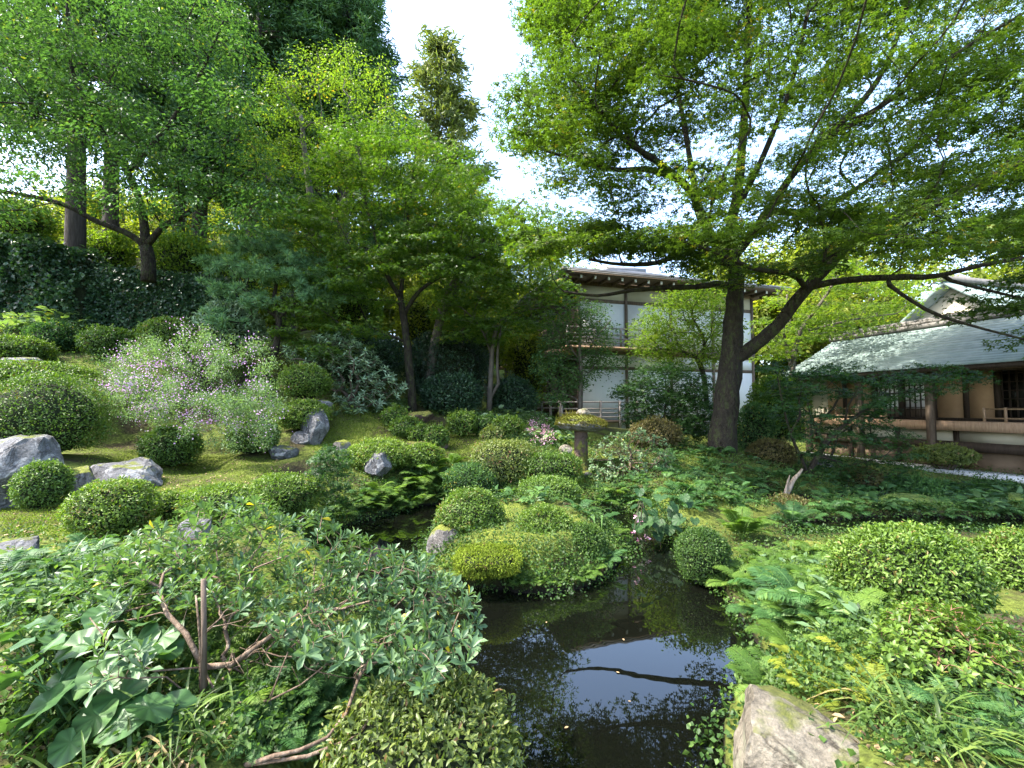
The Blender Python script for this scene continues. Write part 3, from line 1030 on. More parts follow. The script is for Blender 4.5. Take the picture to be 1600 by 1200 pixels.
# ------------------------------------------------------------------ ground and water
def build_ground():
    ang = np.r_[np.linspace(-58, 58, 210), np.linspace(60, 300, 49)]
    ang = np.radians(ang)
    rad = np.r_[np.linspace(.5, 14, 165), np.geomspace(14.25, 900, 58)]
    A, R = np.meshgrid(ang, rad, indexing='ij')
    q = np.c_[(np.sin(A) * R).ravel(), (np.cos(A) * R).ravel()]
    z = ground(q)
    n, m = len(ang), len(rad)
    i, j = np.meshgrid(np.arange(n), np.arange(m - 1), indexing='ij')
    i2 = (i + 1) % n
    qd = np.stack([i * m + j, i * m + j + 1, i2 * m + j + 1, i2 * m + j], -1).reshape(-1, 4)
    v = np.c_[q, z]
    k = len(v)
    v = np.vstack([v, [[0, 0, gz(0, 0)]]])
    tr = [(k, a * m, ((a + 1) % n) * m) for a in range(n)]
    mb = MB()
    mb.add(v, tris=tr, quads=qd[:, ::-1])
    m_, nn, l, out = nt('mossy_earth')
    tc = nn.new('ShaderNodeTexCoord')
    n1 = nn.new('ShaderNodeTexNoise')
    n1.inputs['Scale'].default_value = .9
    n1.inputs['Detail'].default_value = 9
    n1.inputs['Roughness'].default_value = .7
    l.new(tc.outputs['Object'], n1.inputs['Vector'])
    r1 = ramp(nn, [(.34, (.04, .028, .017)), (.43, (.055, .05, .022)), (.48, (.075, .095, .02)), (.6, (.12, .15, .026)), (.75, (.17, .19, .034))])
    l.new(n1.outputs[0], r1.inputs[0])
    n2 = nn.new('ShaderNodeTexNoise')
    n2.inputs['Scale'].default_value = 24
    n2.inputs['Detail'].default_value = 6
    l.new(tc.outputs['Object'], n2.inputs['Vector'])
    r2 = ramp(nn, [(.3, (.45, .45, .4)), (.7, (1.2, 1.2, 1.1))])
    l.new(n2.outputs[0], r2.inputs[0])
    mx = nn.new('ShaderNodeMix')
    mx.data_type = 'RGBA'
    mx.blend_type = 'MULTIPLY'
    mx.inputs[0].default_value = 1
    l.new(r1.outputs[0], mx.inputs[6])
    l.new(r2.outputs[0], mx.inputs[7])
    # wet mud below the water line
    ge = nn.new('ShaderNodeNewGeometry')
    sx = nn.new('ShaderNodeSeparateXYZ')
    l.new(ge.outputs['Position'], sx.inputs[0])
    mr = nn.new('ShaderNodeMapRange')
    mr.inputs['From Min'].default_value = .02
    mr.inputs['From Max'].default_value = .12
    l.new(sx.outputs[2], mr.inputs['Value'])
    mm = nn.new('ShaderNodeMix')
    mm.data_type = 'RGBA'
    l.new(mr.outputs[0], mm.inputs[0])
    mm.inputs[6].default_value = (.012, .01, .007, 1)
    l.new(mx.outputs[2], mm.inputs[7])
    b = nn.new('ShaderNodeBsdfPrincipled')
    b.inputs['Roughness'].default_value = .92
    b.inputs['Specular IOR Level'].default_value = .15
    l.new(mm.outputs[2], b.inputs['Base Color'])
    bp = nn.new('ShaderNodeBump')
    bp.inputs['Strength'].default_value = .7
    bp.inputs['Distance'].default_value = .04
    l.new(n2.outputs[0], bp.inputs['Height'])
    l.new(bp.outputs[0], b.inputs['Normal'])
    l.new(b.outputs[0], out.inputs[0])
    mb.build('ground', m_, smooth=True, kind='structure')


build_ground()


def build_water():
    mb = MB()
    xs = np.linspace(-3.2, 11, 60)
    ys = np.linspace(1.3, 11.5, 60)
    X, Y = np.meshgrid(xs, ys, indexing='ij')
    i, j = np.meshgrid(np.arange(59), np.arange(59), indexing='ij')
    qd = np.stack([i * 60 + j, (i + 1) * 60 + j, (i + 1) * 60 + j + 1, i * 60 + j + 1], -1).reshape(-1, 4)
    ctr = np.c_[(X[:-1, :-1] + .12).ravel(), (Y[:-1, :-1] + .09).ravel()]
    qd = qd[water_sd(ctr) > -.3]
    mb.add(np.c_[X.ravel(), Y.ravel(), np.full(X.size, WATER_Z)], quads=qd)
    m, n, l, out = nt('pond_water')
    b = n.new('ShaderNodeBsdfPrincipled')
    b.inputs['Base Color'].default_value = (.0025, .003, .002, 1)
    b.inputs['Roughness'].default_value = .012
    b.inputs['IOR'].default_value = 1.65
    b.inputs['Specular IOR Level'].default_value = .5
    tc = n.new('ShaderNodeTexCoord')
    n1 = n.new('ShaderNodeTexNoise')
    n1.inputs['Scale'].default_value = 3.5
    n1.inputs['Detail'].default_value = 2
    l.new(tc.outputs['Object'], n1.inputs['Vector'])
    bp = n.new('ShaderNodeBump')
    bp.inputs['Strength'].default_value = .025
    bp.inputs['Distance'].default_value = .02
    l.new(n1.outputs[0], bp.inputs['Height'])
    l.new(bp.outputs[0], b.inputs['Normal'])
    l.new(b.outputs[0], out.inputs[0])
    mb.build('pond_water', m, kind='structure')


build_water()

# ------------------------------------------------------------------ the two houses
EA = math.radians(16)
UA = np.array([math.cos(EA), math.sin(EA), 0])       # along the white front, to the right and away
UB = np.array([-math.sin(EA), math.cos(EA), 0])      # away along the side walls
UZ = np.array([0, 0, 1.0])
M['wood'] = noise_mat('weathered_wood', [(.3, (.06, .042, .03)), (.55, (.13, .095, .068)), (.8, (.22, .165, .12))], 3, .75, .3, 8, (6, 6, 1))
M['wood_dark'] = noise_mat('dark_wood', [(.3, (.022, .015, .01)), (.7, (.06, .042, .03))], 4, .7, .3, 8, (6, 6, 1))
M['wood_pale'] = noise_mat('pale_wood', [(.3, (.24, .15, .09)), (.7, (.46, .31, .2))], 4, .7, .2, 8, (6, 6, 1))
M['wood_grey'] = noise_mat('grey_wood', [(.3, (.16, .14, .125)), (.7, (.34, .3, .27))], 4, .8, .2, 8, (6, 6, 1))
M['plaster'] = noise_mat('white_plaster', [(.2, (.5, .5, .48)), (.42, (.66, .66, .64)), (.8, (.8, .8, .78))], .7, .9, .15, 9, (1, 1, .35))
M['cream'] = noise_mat('cream_plaster', [(.2, (.42, .39, .29)), (.8, (.56, .52, .4))], 1.6, .9, .1, 6)
M['sand_wall'] = noise_mat('earth_wall', [(.2, (.36, .23, .13)), (.8, (.5, .34, .2))], 2.2, .9, .1, 6)
M['brown_wall'] = noise_mat('brown_board_wall', [(.25, (.09, .062, .04)), (.8, (.18, .13, .085))], 2.2, .85, .2, 6)
M['rafter_white'] = noise_mat('white_paint', [(.2, (.74, .74, .72)), (.8, (.84, .84, .82))], 5, .7, 0, 4)
M['copper'] = noise_mat('green_copper_sheet', [(.25, (.1, .145, .135)), (.5, (.16, .215, .2)), (.75, (.25, .3, .28))], 2.4, .5, .15, 8, (1, 1, 1), .4)
M['shingle'] = noise_mat('grey_roof_sheet', [(.25, (.12, .12, .13)), (.5, (.19, .19, .2)), (.75, (.27, .27, .29))], 2.4, .55, .15, 8, (1, 1, 1), .4)
M['tile'] = noise_mat('grey_roof_tile', [(.25, (.12, .115, .11)), (.75, (.24, .22, .2))], 4, .6, .15, 8)
M['paper'] = noise_mat('white_paper', [(.2, (.72, .72, .72)), (.8, (.84, .84, .84))], 3, .8, 0, 4)
M['gravel'] = noise_mat('white_gravel', [(.3, (.46, .46, .46)), (.7, (.78, .78, .77))], 60, .9, .5, 6)
gm, gn, gl, go = nt('window_glass')
gb = gn.new('ShaderNodeBsdfPrincipled')
gb.inputs['Base Color'].default_value = (.02, .02, .018, 1)
gb.inputs['Roughness'].default_value = .06
gb.inputs['Specular IOR Level'].default_value = .6
gl.new(gb.outputs[0], go.inputs[0])
M['glass'] = gm


class Frame:
    def __init__(self, o, u, v):
        self.o, self.u, self.v = np.asarray(o, float), u, v

    def at(self, a, b, c):
        return self.o + self.u * a + self.v * b + UZ * c

    def box(self, mb, a0, a1, b0, b1, c0, c1):
        v = [self.at(a, b, c) for a in (a0, a1) for b in (b0, b1) for c in (c0, c1)]
        mb.add(v, quads=[(0, 1, 3, 2), (4, 6, 7, 5), (0, 4, 5, 1), (2, 3, 7, 6), (0, 2, 6, 4), (1, 5, 7, 3)])

    def part(self, name, mat, par, *b, kind=None):
        mb = MB()
        for q in b:
            self.box(mb, *q)
        o = bpy.data.objects.new(name, mb.mesh(name, M[mat]))
        COL.objects.link(o)
        o.parent = par
        q = par.parent
        if q is None:
            o.matrix_parent_inverse = par.matrix_basis.inverted()
        elif par.type == 'EMPTY':     # the empty's own inverse already cancels its parent
            o.matrix_parent_inverse = (q.matrix_basis @ par.matrix_parent_inverse @ par.matrix_basis).inverted()
        if kind:
            o['kind'] = kind
        return o


def thing_child(name, parent, loc):
    o = bpy.data.objects.new(name, None)
    COL.objects.link(o)
    o.location = [float(c) for c in loc]
    o.parent = parent
    o.matrix_parent_inverse = parent.matrix_basis.inverted()
    return o


def white_house():
    C = P(905, 640, 20.0)
    o = np.array([C[0], C[1], 0])
    f = Frame(o, UA, UB)
    root = thing('white_house', 'two storey white plaster house with timber posts behind the garden trees', 'house', (o[0], o[1], gz(o[0], o[1])))
    g = gz(o[0], o[1]) - .3
    dz = H - 2.3
    Z1, Z2, Z3, Z4 = 2.05 + dz, 4.85 + dz, 5.05 + dz, 7.95 + dz     # ground floor, ledge, upper floor, wall head
    L, D = 9.6, 8.8
    zlow, zmid = 4.05 + dz, 7.12 + dz
    f.part('foundation', 'stone', root, (0.05, L - .05, .05, D, g - .6, g + .35))
    # front wall: one plaster panel per bay and storey
    for k in range(4):
        a0, a1 = k * 2.4 + .07, k * 2.4 + 2.33
        f.part('plaster_panel', 'plaster', root, (a0, a1, .0, .12, g + .3, zlow - .07))
        f.part('plaster_panel', 'plaster', root, (a0, a1, .0, .12, zlow + .07, Z2 - .2))
        f.part('plaster_panel', 'plaster', root, (a0, a1, .0, .12, Z2 + .16, zmid - .08))
        f.part('plaster_panel', 'cream', root, (a0, a1, .0, .12, zmid + .08, Z4 - .16))
    for k in range(5):
        f.part('post', 'wood', root, (k * 2.4 - .07, k * 2.4 + .07, -.03, .14, g, Z2 - .2))
        f.part('post', 'wood', root, (k * 2.4 - .07, k * 2.4 + .07, -.03, .14, Z2 + .16, Z4 - .16))
    for k in range(4):
        a0, a1 = k * 2.4 + .07, k * 2.4 + 2.33
        f.part('rail_beam', 'wood', root, (a0, a1, -.012, .13, zlow - .07, zlow + .07))
        f.part('rail_beam', 'wood', root, (a0, a1, -.012, .13, zmid - .08, zmid + .08))
    f.part('floor_beam', 'wood', root, (-.1, L + .1, -.05, .2, Z2 - .2, Z2 + .16))
    f.part('head_beam', 'wood', root, (-.1, L + .1, -.06, .2, Z4 - .16, Z4 + .1))
    # balcony along the front with a slatted rail
    f.part('balcony_floor', 'wood_pale', root, (-.9, 5.6, -.75, -.05, Z2 - .02, Z2 + .08))
    for a0, a1 in ((-.9, 1.7), (1.8, 5.6)):
        for c in (.22, .4, .58, .86):
            f.part('balcony_rail', 'wood_grey', root, (a0, a1, -.74, -.69, Z2 + c, Z2 + c + .06))
    for a in (-.88, .4, 1.68, 2.9, 4.2, 5.5):
        f.part('balcony_post', 'wood_grey', root, (a, a + .08, -.755, -.675, Z2 + .08, Z2 + .92))
    # ground floor rail
    for c in (.06, .24, .42, .7):
        f.part('veranda_rail', 'wood_grey', root, (-1.3, 2.3, -1.03, -.98, Z1 - .3 + c, Z1 - .3 + c + .06))
    for a in (-1.3, -.4, .5, 1.4, 2.24):
        f.part('veranda_post', 'wood_grey', root, (a, a + .09, -1.045, -.965, g, Z1 - .3 + .8))
    f.part('veranda_floor', 'wood', root, (-1.3, 2.4, -1.0, -.04, Z1 - .45, Z1 - .36))
    # dark timber side, going away to the left
    f.part('side_wall', 'wood_dark', root, (-.0, .12, .15, D, g + .3, Z4 - .16))
    for k in range(1, 8):
        b = k * 1.2
        f.part('side_post', 'wood_dark', root, (-.06, .1, b - .07, b + .07, g, Z4))
    for z0 in (Z1, Z3 + .1):
        for k in range(7):
            b = k * 1.2
            f.part('lattice_shutter', 'wood', root, *[(-.035, .0, b + .16 + q * .11, b + .2 + q * .11, z0, z0 + 1.7) for q in range(9)])
    f.part('side_balcony_floor', 'wood_pale', root, (-1.3, -.08, -.02, D + .8, Z2 - .2, Z2 - .02))
    for c in (.35, .62, .92):
        f.part('side_balcony_rail', 'wood_pale' if c > .9 else 'wood_dark', root, (-1.28, -1.22, -.02, D + .8, Z2 + c - .04, Z2 + c + .02))
    for k in range(14):
        b = k * .72
        f.part('side_balcony_post', 'wood_dark', root, (-1.29, -1.21, b, b + .07, Z2 - .02, Z2 + .95))
    f.part('side_lower_rail', 'wood_grey', root, (-1.3, -1.24, -.9, D, Z1 + .15, Z1 + .21), (-1.3, -1.24, -.9, D, Z1 + .4, Z1 + .46))
    for k in range(9):
        f.part('side_lower_post', 'wood_grey', root, (-1.31, -1.23, -.9 + k * 1.1, -.82 + k * 1.1, g, Z1 + .5))
    # roof: hipped, laid in overlapping courses; OV is the overhang
    OV, NC = 1.25, 13
    z_e, rise = Z4 + .18, 2.1
    W2 = D / 2 + OV
    def ring(t, lift):
        """corners of the roof at share t of the slope"""
        zz = z_e + rise * (t ** 1.18) + lift
        s = W2 * t
        return [f.at(-OV + s, -OV + s, zz), f.at(L + OV - s, -OV + s, zz), f.at(L + OV - s, D + OV - s, zz), f.at(-OV + s, D + OV - s, zz)]
    for k in range(NC):
        t0, t1 = k / NC * .9, (k + 1.12) / NC * .9
        lo = ring(t0, .035)
        lob = ring(t0, -.02)
        hi = ring(t1, .0)
        for s in range(4):
            mb = MB()
            a, b = s, (s + 1) % 4
            mb.add([lo[a], lo[b], hi[b], hi[a], lob[a], lob[b]], quads=[(0, 1, 2, 3), (4, 5, 1, 0)])
            mb.build('roof_course', M['shingle'], root)
    for k in range(3):       # the stepped eave edge under the courses
        e = .035 * k
        f.part('eave_fascia', 'shingle' if k < 2 else 'wood', root, (-OV + .05 * k, L + OV - .05 * k, -OV + .05 * k, D + OV - .05 * k, z_e - .05 - .05 * k, z_e - .004 - .05 * k))
    # rafters with white painted ends
    for k in range(18):
        a = -1.0 + k * .66
        r = f.part('rafter', 'wood', root, (a, a + .09, -OV + .3, .1, z_e - .3, z_e - .17))
        f.part('rafter_end', 'rafter_white', r, (a - .004, a + .094, -OV + .285, -OV + .3, z_e - .305, z_e - .165))
    for k in range(14):
        b = -.9 + k * .7
        f.part('side_rafter', 'wood', root, (-OV + .3, .0, b, b + .09, z_e - .3, z_e - .17))
    t = .9
    s = W2 * t
    f.part('ridge', 'shingle', root, (-OV + s - .2, L + OV - s + .2, D / 2 - .6, D / 2 + .6, z_e + rise * .86, z_e + rise * .97))
    return f


wf = white_house()


def veranda_house():
    Q = P(1500, 640, 12.2)
    o = np.array([Q[0], Q[1], 0])
    f = Frame(o, UB, UA)       # first axis: along the front, away; second axis: into the house
    root = thing('veranda_house', 'long low wing with copper green roof and raised wooden veranda on the right', 'house', (o[0], o[1], gz(o[0], o[1])))
    g = .1
    A0, A1 = -4.6, 5.1

    def zpx(px, py, b):
        """height of the point seen at px, py on the vertical plane b metres behind the edge beam"""
        q0 = f.at(0, b, 0)
        r = (px - 800) / F
        t = (r * q0[1] - q0[0]) / (UB[0] - r * UB[1])
        q = q0 + UB * t
        a_, b_ = (px - 800) / F, (600 - py) / F
        return H + (SP + b_ * CP) / (CP - b_ * SP) * q[1]

    ZF = zpx(1500, 659, 0)
    WB = 1.15
    ZE = zpx(1500, 569, -1.0)
    ZR = zpx(1500, 506, 2.2)
    ZU = zpx(1500, 690, .3)
    ZS = zpx(1500, 704, .3)
    ZT = ZE - .1
    # veranda floor and edge beam
    f.part('veranda_floor', 'wood_pale', root, (A0, A1, .02, 1.3, ZF - .06, ZF))
    f.part('edge_beam', 'wood_pale', root, (A0, A1, -.1, .02, ZF - .27, ZF + .02))
    posts = [-4.0, -1.9, 0.55, 2.7, 4.7]
    for a in posts:
        f.part('veranda_post', 'wood', root, (a, a + .17, -.28, -.11, g - .3, ZE + .1))
    # under the floor: plaster band, dark sill, brown boards
    for k in range(6):
        a = A0 + k * 1.617
        f.part('underfloor_panel', 'cream', root, (a + .06, a + 1.55, .25, .33, ZU + .002, ZF - .272))
        f.part('board_panel', 'brown_wall', root, (a + .06, a + 1.55, .3, .36, g - .2, ZS - .002))
        f.part('underfloor_post', 'wood_dark', root, (a - .06, a + .06, .2, .38, g - .3, ZF - .28))
    f.part('sill_beam', 'wood_dark', root, (A0, A1, .16, .4, ZS, ZU))
    # the wall of the rooms: earth panels, paper screens, glazed screens with bars
    wall_b = WB
    f.part('head_beam', 'wood_dark', root, (A0, A1, wall_b - .06, wall_b + .14, ZT, ZT + .2))
    f.part('floor_sill', 'wood_dark', root, (A0, A1, wall_b - .05, wall_b + .13, ZF + .004, ZF + .09))
    f.part('back_wall', 'wood_dark', root, (A0, A1, wall_b + 1.5, wall_b + 1.6, g, ZT + .5))
    bays = [('glass', -4.6), ('glass', -3.4), ('sand', -2.3), ('glass', -1.3), ('sand', -.3), ('sand', .45), ('paper', 1.3), ('paper', 2.3), ('sand', 3.2), ('sand', 4.3)]
    ends = [b[1] for b in bays[1:]] + [A1]
    for (kind, a), e in zip(bays, ends):
        f.part('wall_post', 'wood_dark', root, (a - .06, a + .06, wall_b - .07, wall_b + .15, ZF + .09, ZT))
        z0, z1 = ZF + .09, ZT
        if kind == 'sand':
            f.part('earth_panel', 'sand_wall', root, (a + .06, e - .06, wall_b, wall_b + .08, z0, z1))
        else:
            w = thing_child('screen_window', root, f.at((a + e) / 2, wall_b, z0))
            sc = w
            if kind == 'paper':
                f.part('paper_pane', 'paper', sc, (a + .1, e - .1, wall_b + .03, wall_b + .05, z0 + .3, z1 - .05))
                f.part('screen_kickboard', 'wood', sc, (a + .06, e - .06, wall_b, wall_b + .06, z0, z0 + .3))
            else:
                f.part('glass_pane', 'glass', sc, (a + .1, e - .1, wall_b + .03, wall_b + .04, z0 + .04, z1 - .05))
            nb = 5
            for q in range(nb + 1):
                x = a + .07 + (e - a - .18) * q / nb
                f.part('screen_bar', 'wood_dark', sc, (x, x + .035, wall_b - .006, wall_b + .026, z0 + .01, z1 - .02))
            for c in np.linspace(z0 + .32, z1 - .12, 5):
                f.part('screen_crossbar', 'wood_dark', sc, (a + .07, e - .07, wall_b - .012, wall_b + .02, c, c + .028))
    # the little rail that catches the sun, and a longer one further on
    for a0, a1 in ((-2.9, -.6), (2.0, 4.2)):
        for c in (.1, .36):
            f.part('rail', 'wood_pale', root, (a0, a1, -.06, -.02, ZF + c, ZF + c + .04))
        for a in np.arange(a0, a1 + .01, (a1 - a0) / 5):
            f.part('rail_post', 'wood_pale', root, (a, a + .05, -.065, -.015, ZF + .021, ZF + .42))
    # roof of overlapping copper courses
    NC = 17
    b0, b1, z0, z1 = -1.0, 2.2, ZE, ZR
    for k in range(NC):
        t0, t1 = k / NC, (k + 1.1) / NC
        y0, y1 = b0 + (b1 - b0) * t0, b0 + (b1 - b0) * t1
        h0, h1 = z0 + (z1 - z0) * t0 ** 1.12, z0 + (z1 - z0) * t1 ** 1.12
        mb = MB()
        mb.add([f.at(A0 - .6, y0, h0 + .045), f.at(A1 + .4, y0, h0 + .045), f.at(A1 + .4, y1, h1), f.at(A0 - .6, y1, h1), f.at(A0 - .6, y0, h0 - .03), f.at(A1 + .4, y0, h0 - .03)], quads=[(0, 1, 2, 3), (4, 5, 1, 0)])
        mb.build('roof_course', M['copper'], root)
    mb = MB()
    mb.add([f.at(A0 - .6, b1, z1), f.at(A1 + .4, b1, z1), f.at(A1 + .4, b1 + 3.2, z0 + .3), f.at(A0 - .6, b1 + 3.2, z0 + .3)], quads=[(0, 1, 2, 3)])
    mb.build('roof_back', M['copper'], root)
    f.part('eave_fascia', 'wood_dark', root, (A0 - .6, A1 + .4, b0 + .04, b0 + .12, z0 - .16, z0 - .035))
    f.part('soffit', 'wood_dark', root, (A0 - .5, A1 + .35, b0 + .13, wall_b + 1.2, z0 - .06, z0 - .032))
    for k in range(20):
        a = A0 - .3 + k * .5
        f.part('rafter', 'wood', root, (a, a + .07, b0 + .13, wall_b, z0 - .15, z0 - .065))
    # ridge of stacked tiles, with round caps
    f.part('ridge', 'tile', root, (A0 - .6, A1 + .5, b1 - .17, b1 + .17, z1 - .02, z1 + .15), (A0 - .6, A1 + .5, b1 - .13, b1 + .13, z1 + .151, z1 + .25))
    cm = MB()
    tube(cm, [f.at(0, b1, z1 + .27), f.at(.29, b1, z1 + .27)], .09, 8)
    for k in range(34):
        mb = MB()
        a = A0 - .55 + k * .3
        tube(mb, [f.at(a, b1, z1 + .27), f.at(a + .285, b1, z1 + .275)], .095, 8)
        mb.build('ridge_tile', M['tile'], root, smooth=True)
    return f


vf = veranda_house()


def rear_hall():
    """the big hall behind the wing: tiled roof with a cream gable"""
    c = P(1490, 560, 23)
    o = np.array([c[0], c[1], 0])
    f = Frame(o, UB, UA)
    root = thing('rear_hall', 'hall behind the wing whose cream gable rises above the copper roof', 'house', (o[0], o[1], gz(o[0], o[1])))
    z0, zr = 5.9, 8.3
    f.part('wall', 'cream', root, (-3.2, 3.2, .2, 9, 0, z0 - .4))
    mb = MB()
    mb.add([f.at(-3.2, .3, z0 - .4), f.at(3.2, .3, z0 - .4), f.at(0, .3, zr - .15), f.at(-3.2, .12, z0 - .4), f.at(3.2, .12, z0 - .4), f.at(0, .12, zr - .15)], tris=[(3, 5, 4), (0, 1, 2)], quads=[(0, 3, 4, 1), (1, 4, 5, 2), (2, 5, 3, 0)])
    mb.build('gable', M['cream'], root)
    f.part('gable_vent', 'wood_dark', root, (-.5, .5, .06, .12, z0 + .5, z0 + .95))
    for s in (-1, 1):
        mb = MB()
        e = [f.at(s * 4.1, -.5, z0 - 1.1), f.at(0, -.5, zr), f.at(0, 9.5, zr), f.at(s * 4.1, 9.5, z0 - 1.1)]
        e2 = [p + UZ * .2 for p in e]
        mb.add(e + e2, quads=[(0, 1, 2, 3), (4, 7, 6, 5), (0, 4, 5, 1), (0, 3, 7, 4)])
        mb.build('roof', M['copper'], root)
    f.part('ridge', 'tile', root, (-.2, .2, -.6, 9.6, zr + .17, zr + .45))
    # lower tiled roof running on to the left
    c2 = P(1300, 548, 24)
    f2 = Frame(np.array([c2[0], c2[1], 0]), UB, UA)
    r2 = thing('tiled_annex', 'low annex with pale tiled ridge between the white house and the wing', 'house', (c2[0], c2[1], gz(c2[0], c2[1])))
    f2.part('wall', 'cream', r2, (-3, 3.4, 1.3, 5, 0, 4.0))
    for k in range(8):
        t0, t1 = k / 8, (k + 1.1) / 8
        mb = MB()
        mb.add([f2.at(-4.2, t0 * 3, 3.8 + t0 * 1.25 + .05), f2.at(4.4, t0 * 3, 3.8 + t0 * 1.25 + .05), f2.at(4.4, t1 * 3, 3.8 + t1 * 1.25), f2.at(-4.2, t1 * 3, 3.8 + t1 * 1.25),
                f2.at(-4.2, t0 * 3, 3.8 + t0 * 1.25 - .04), f2.at(4.4, t0 * 3, 3.8 + t0 * 1.25 - .04)], quads=[(0, 1, 2, 3), (4, 5, 1, 0)])
        mb.build('roof_course', M['tile'], r2)
    mb = MB()
    mb.add([f2.at(-4.2, 3, 5.05), f2.at(4.4, 3, 5.05), f2.at(4.4, 6, 4.1), f2.at(-4.2, 6, 3.8)], quads=[(0, 1, 2, 3)])
    mb.build('roof_back', M['tile'], r2)
    f2.part('ridge', 'tile', r2, (-4.3, 4.5, 2.8, 3.2, 5.04, 5.32))


rear_hall()

# white raked gravel at the foot of the wing
mb = MB()
vf.box(mb, -4.8, 5.0, -1.3, -.32, .1, .2)
mb.build('gravel_path', M['gravel'], kind='structure')

# ------------------------------------------------------------------ shrubs, then rocks
for nm, lb, cx, cy, w, h, d, op in TB:
    op = dict(op)
    if op.get('tpl') == 'ELL':
        op['tpl'] = ELL
    shrub(nm, lb, cx, cy, w, h, d, **op)

rock('boulder', 'big pale boulder with lichen under the pillow shaped shrub at the left edge', 24, 742, 150, 124, 5.7, 'stone', 3, facets=9)
rock('rock', 'low grey rock with a mossy shoulder in front of the bush clover', 196, 748, 150, 62, 6.3, 'stone', 7, facets=8)
rock('rock', 'rough mottled rock between the small glossy shrub and the low grey rock', 128, 762, 56, 66, 6.0, 'stone_moss', 9)
rock('rock', 'upright blue grey rock standing on the moss slope', 490, 670, 46, 66, 9.0, 'stone', 12, facets=10)
rock('rock', 'low dark rock leaning against the foot of the upright grey rock', 474, 690, 36, 34, 8.9, 'stone', 14)
rock('rock', 'small flat grey rock behind the upright grey rock', 503, 632, 34, 16, 9.8, 'stone', 15)
rock('rock', 'flat pale rock at the right foot of the bush clover', 440, 707, 46, 22, 8.0, 'stone', 16)
rock('rock', 'pale stone set into the wide clipped mound on the moss slope', 592, 723, 40, 36, 7.45, 'stone', 17)
rock('rock', 'mossy upright stone at the left end of the island', 696, 858, 56, 78, 5.6, 'stone_moss', 18, facets=8)
rock('boulder', 'large buff boulder at the bottom edge beside the open water', 1262, 1200, 250, 160, 2.6, 'stone_buff', 23, facets=8, sub=5, depth=.36)
rock('rock', 'mossy pale rock cut off by the right edge behind the loose azalea', 1590, 1000, 90, 60, 3.55, 'stone_moss', 20)
rock('rock', 'flat grey slab at the upper left edge between two clipped shrubs', 34, 570, 80, 26, 9.0, 'stone', 21)
rock('rock', 'flat pale rock at the left edge above the leggy azalea', 30, 862, 100, 44, 4.2, 'stone', 22)
rock('rock', 'grey stone showing through the top leaves of the leggy azalea', 306, 830, 60, 46, 4.3, 'stone', 24)
rock('rock', 'small dark mossy rock to the right of the upright grey rock', 535, 700, 30, 26, 8.6, 'stone_moss', 25)
rock('rock', 'purple brown rock low in the moss left of the seedling', 405, 745, 34, 16, 7.3, 'stone_brown', 26)
rock('rock', 'brown stone on the crest of the moss slope', 655, 652, 42, 20, 10.0, 'stone_brown', 27)
rock('stump', 'brown mossy stump under the pair of tiny clipped balls', 668, 698, 62, 26, 9.3, 'stone_brown', 28, facets=3, cat='stump')
rock('rock', 'long mossy rock in the dark water right of the split stump', 1425, 800, 120, 50, 7.2, 'stone_green', 29, facets=5)
rock('rock', 'second mossy rock in the shade, nearer the right edge', 1525, 800, 110, 44, 7.2, 'stone_green', 30, facets=5)
rock('rock', 'mossy rock touching the right edge below the veranda', 1610, 795, 110, 44, 7.2, 'stone_green', 31, facets=5)
rock('rock', 'flat mossy bank stone behind the big clipped dome', 1265, 862, 80, 26, 5.8, 'stone_moss', 32, facets=4)
rock('rock', 'pale stone in the sun behind the white gravel', 1285, 728, 40, 16, 11.5, 'stone', 33)


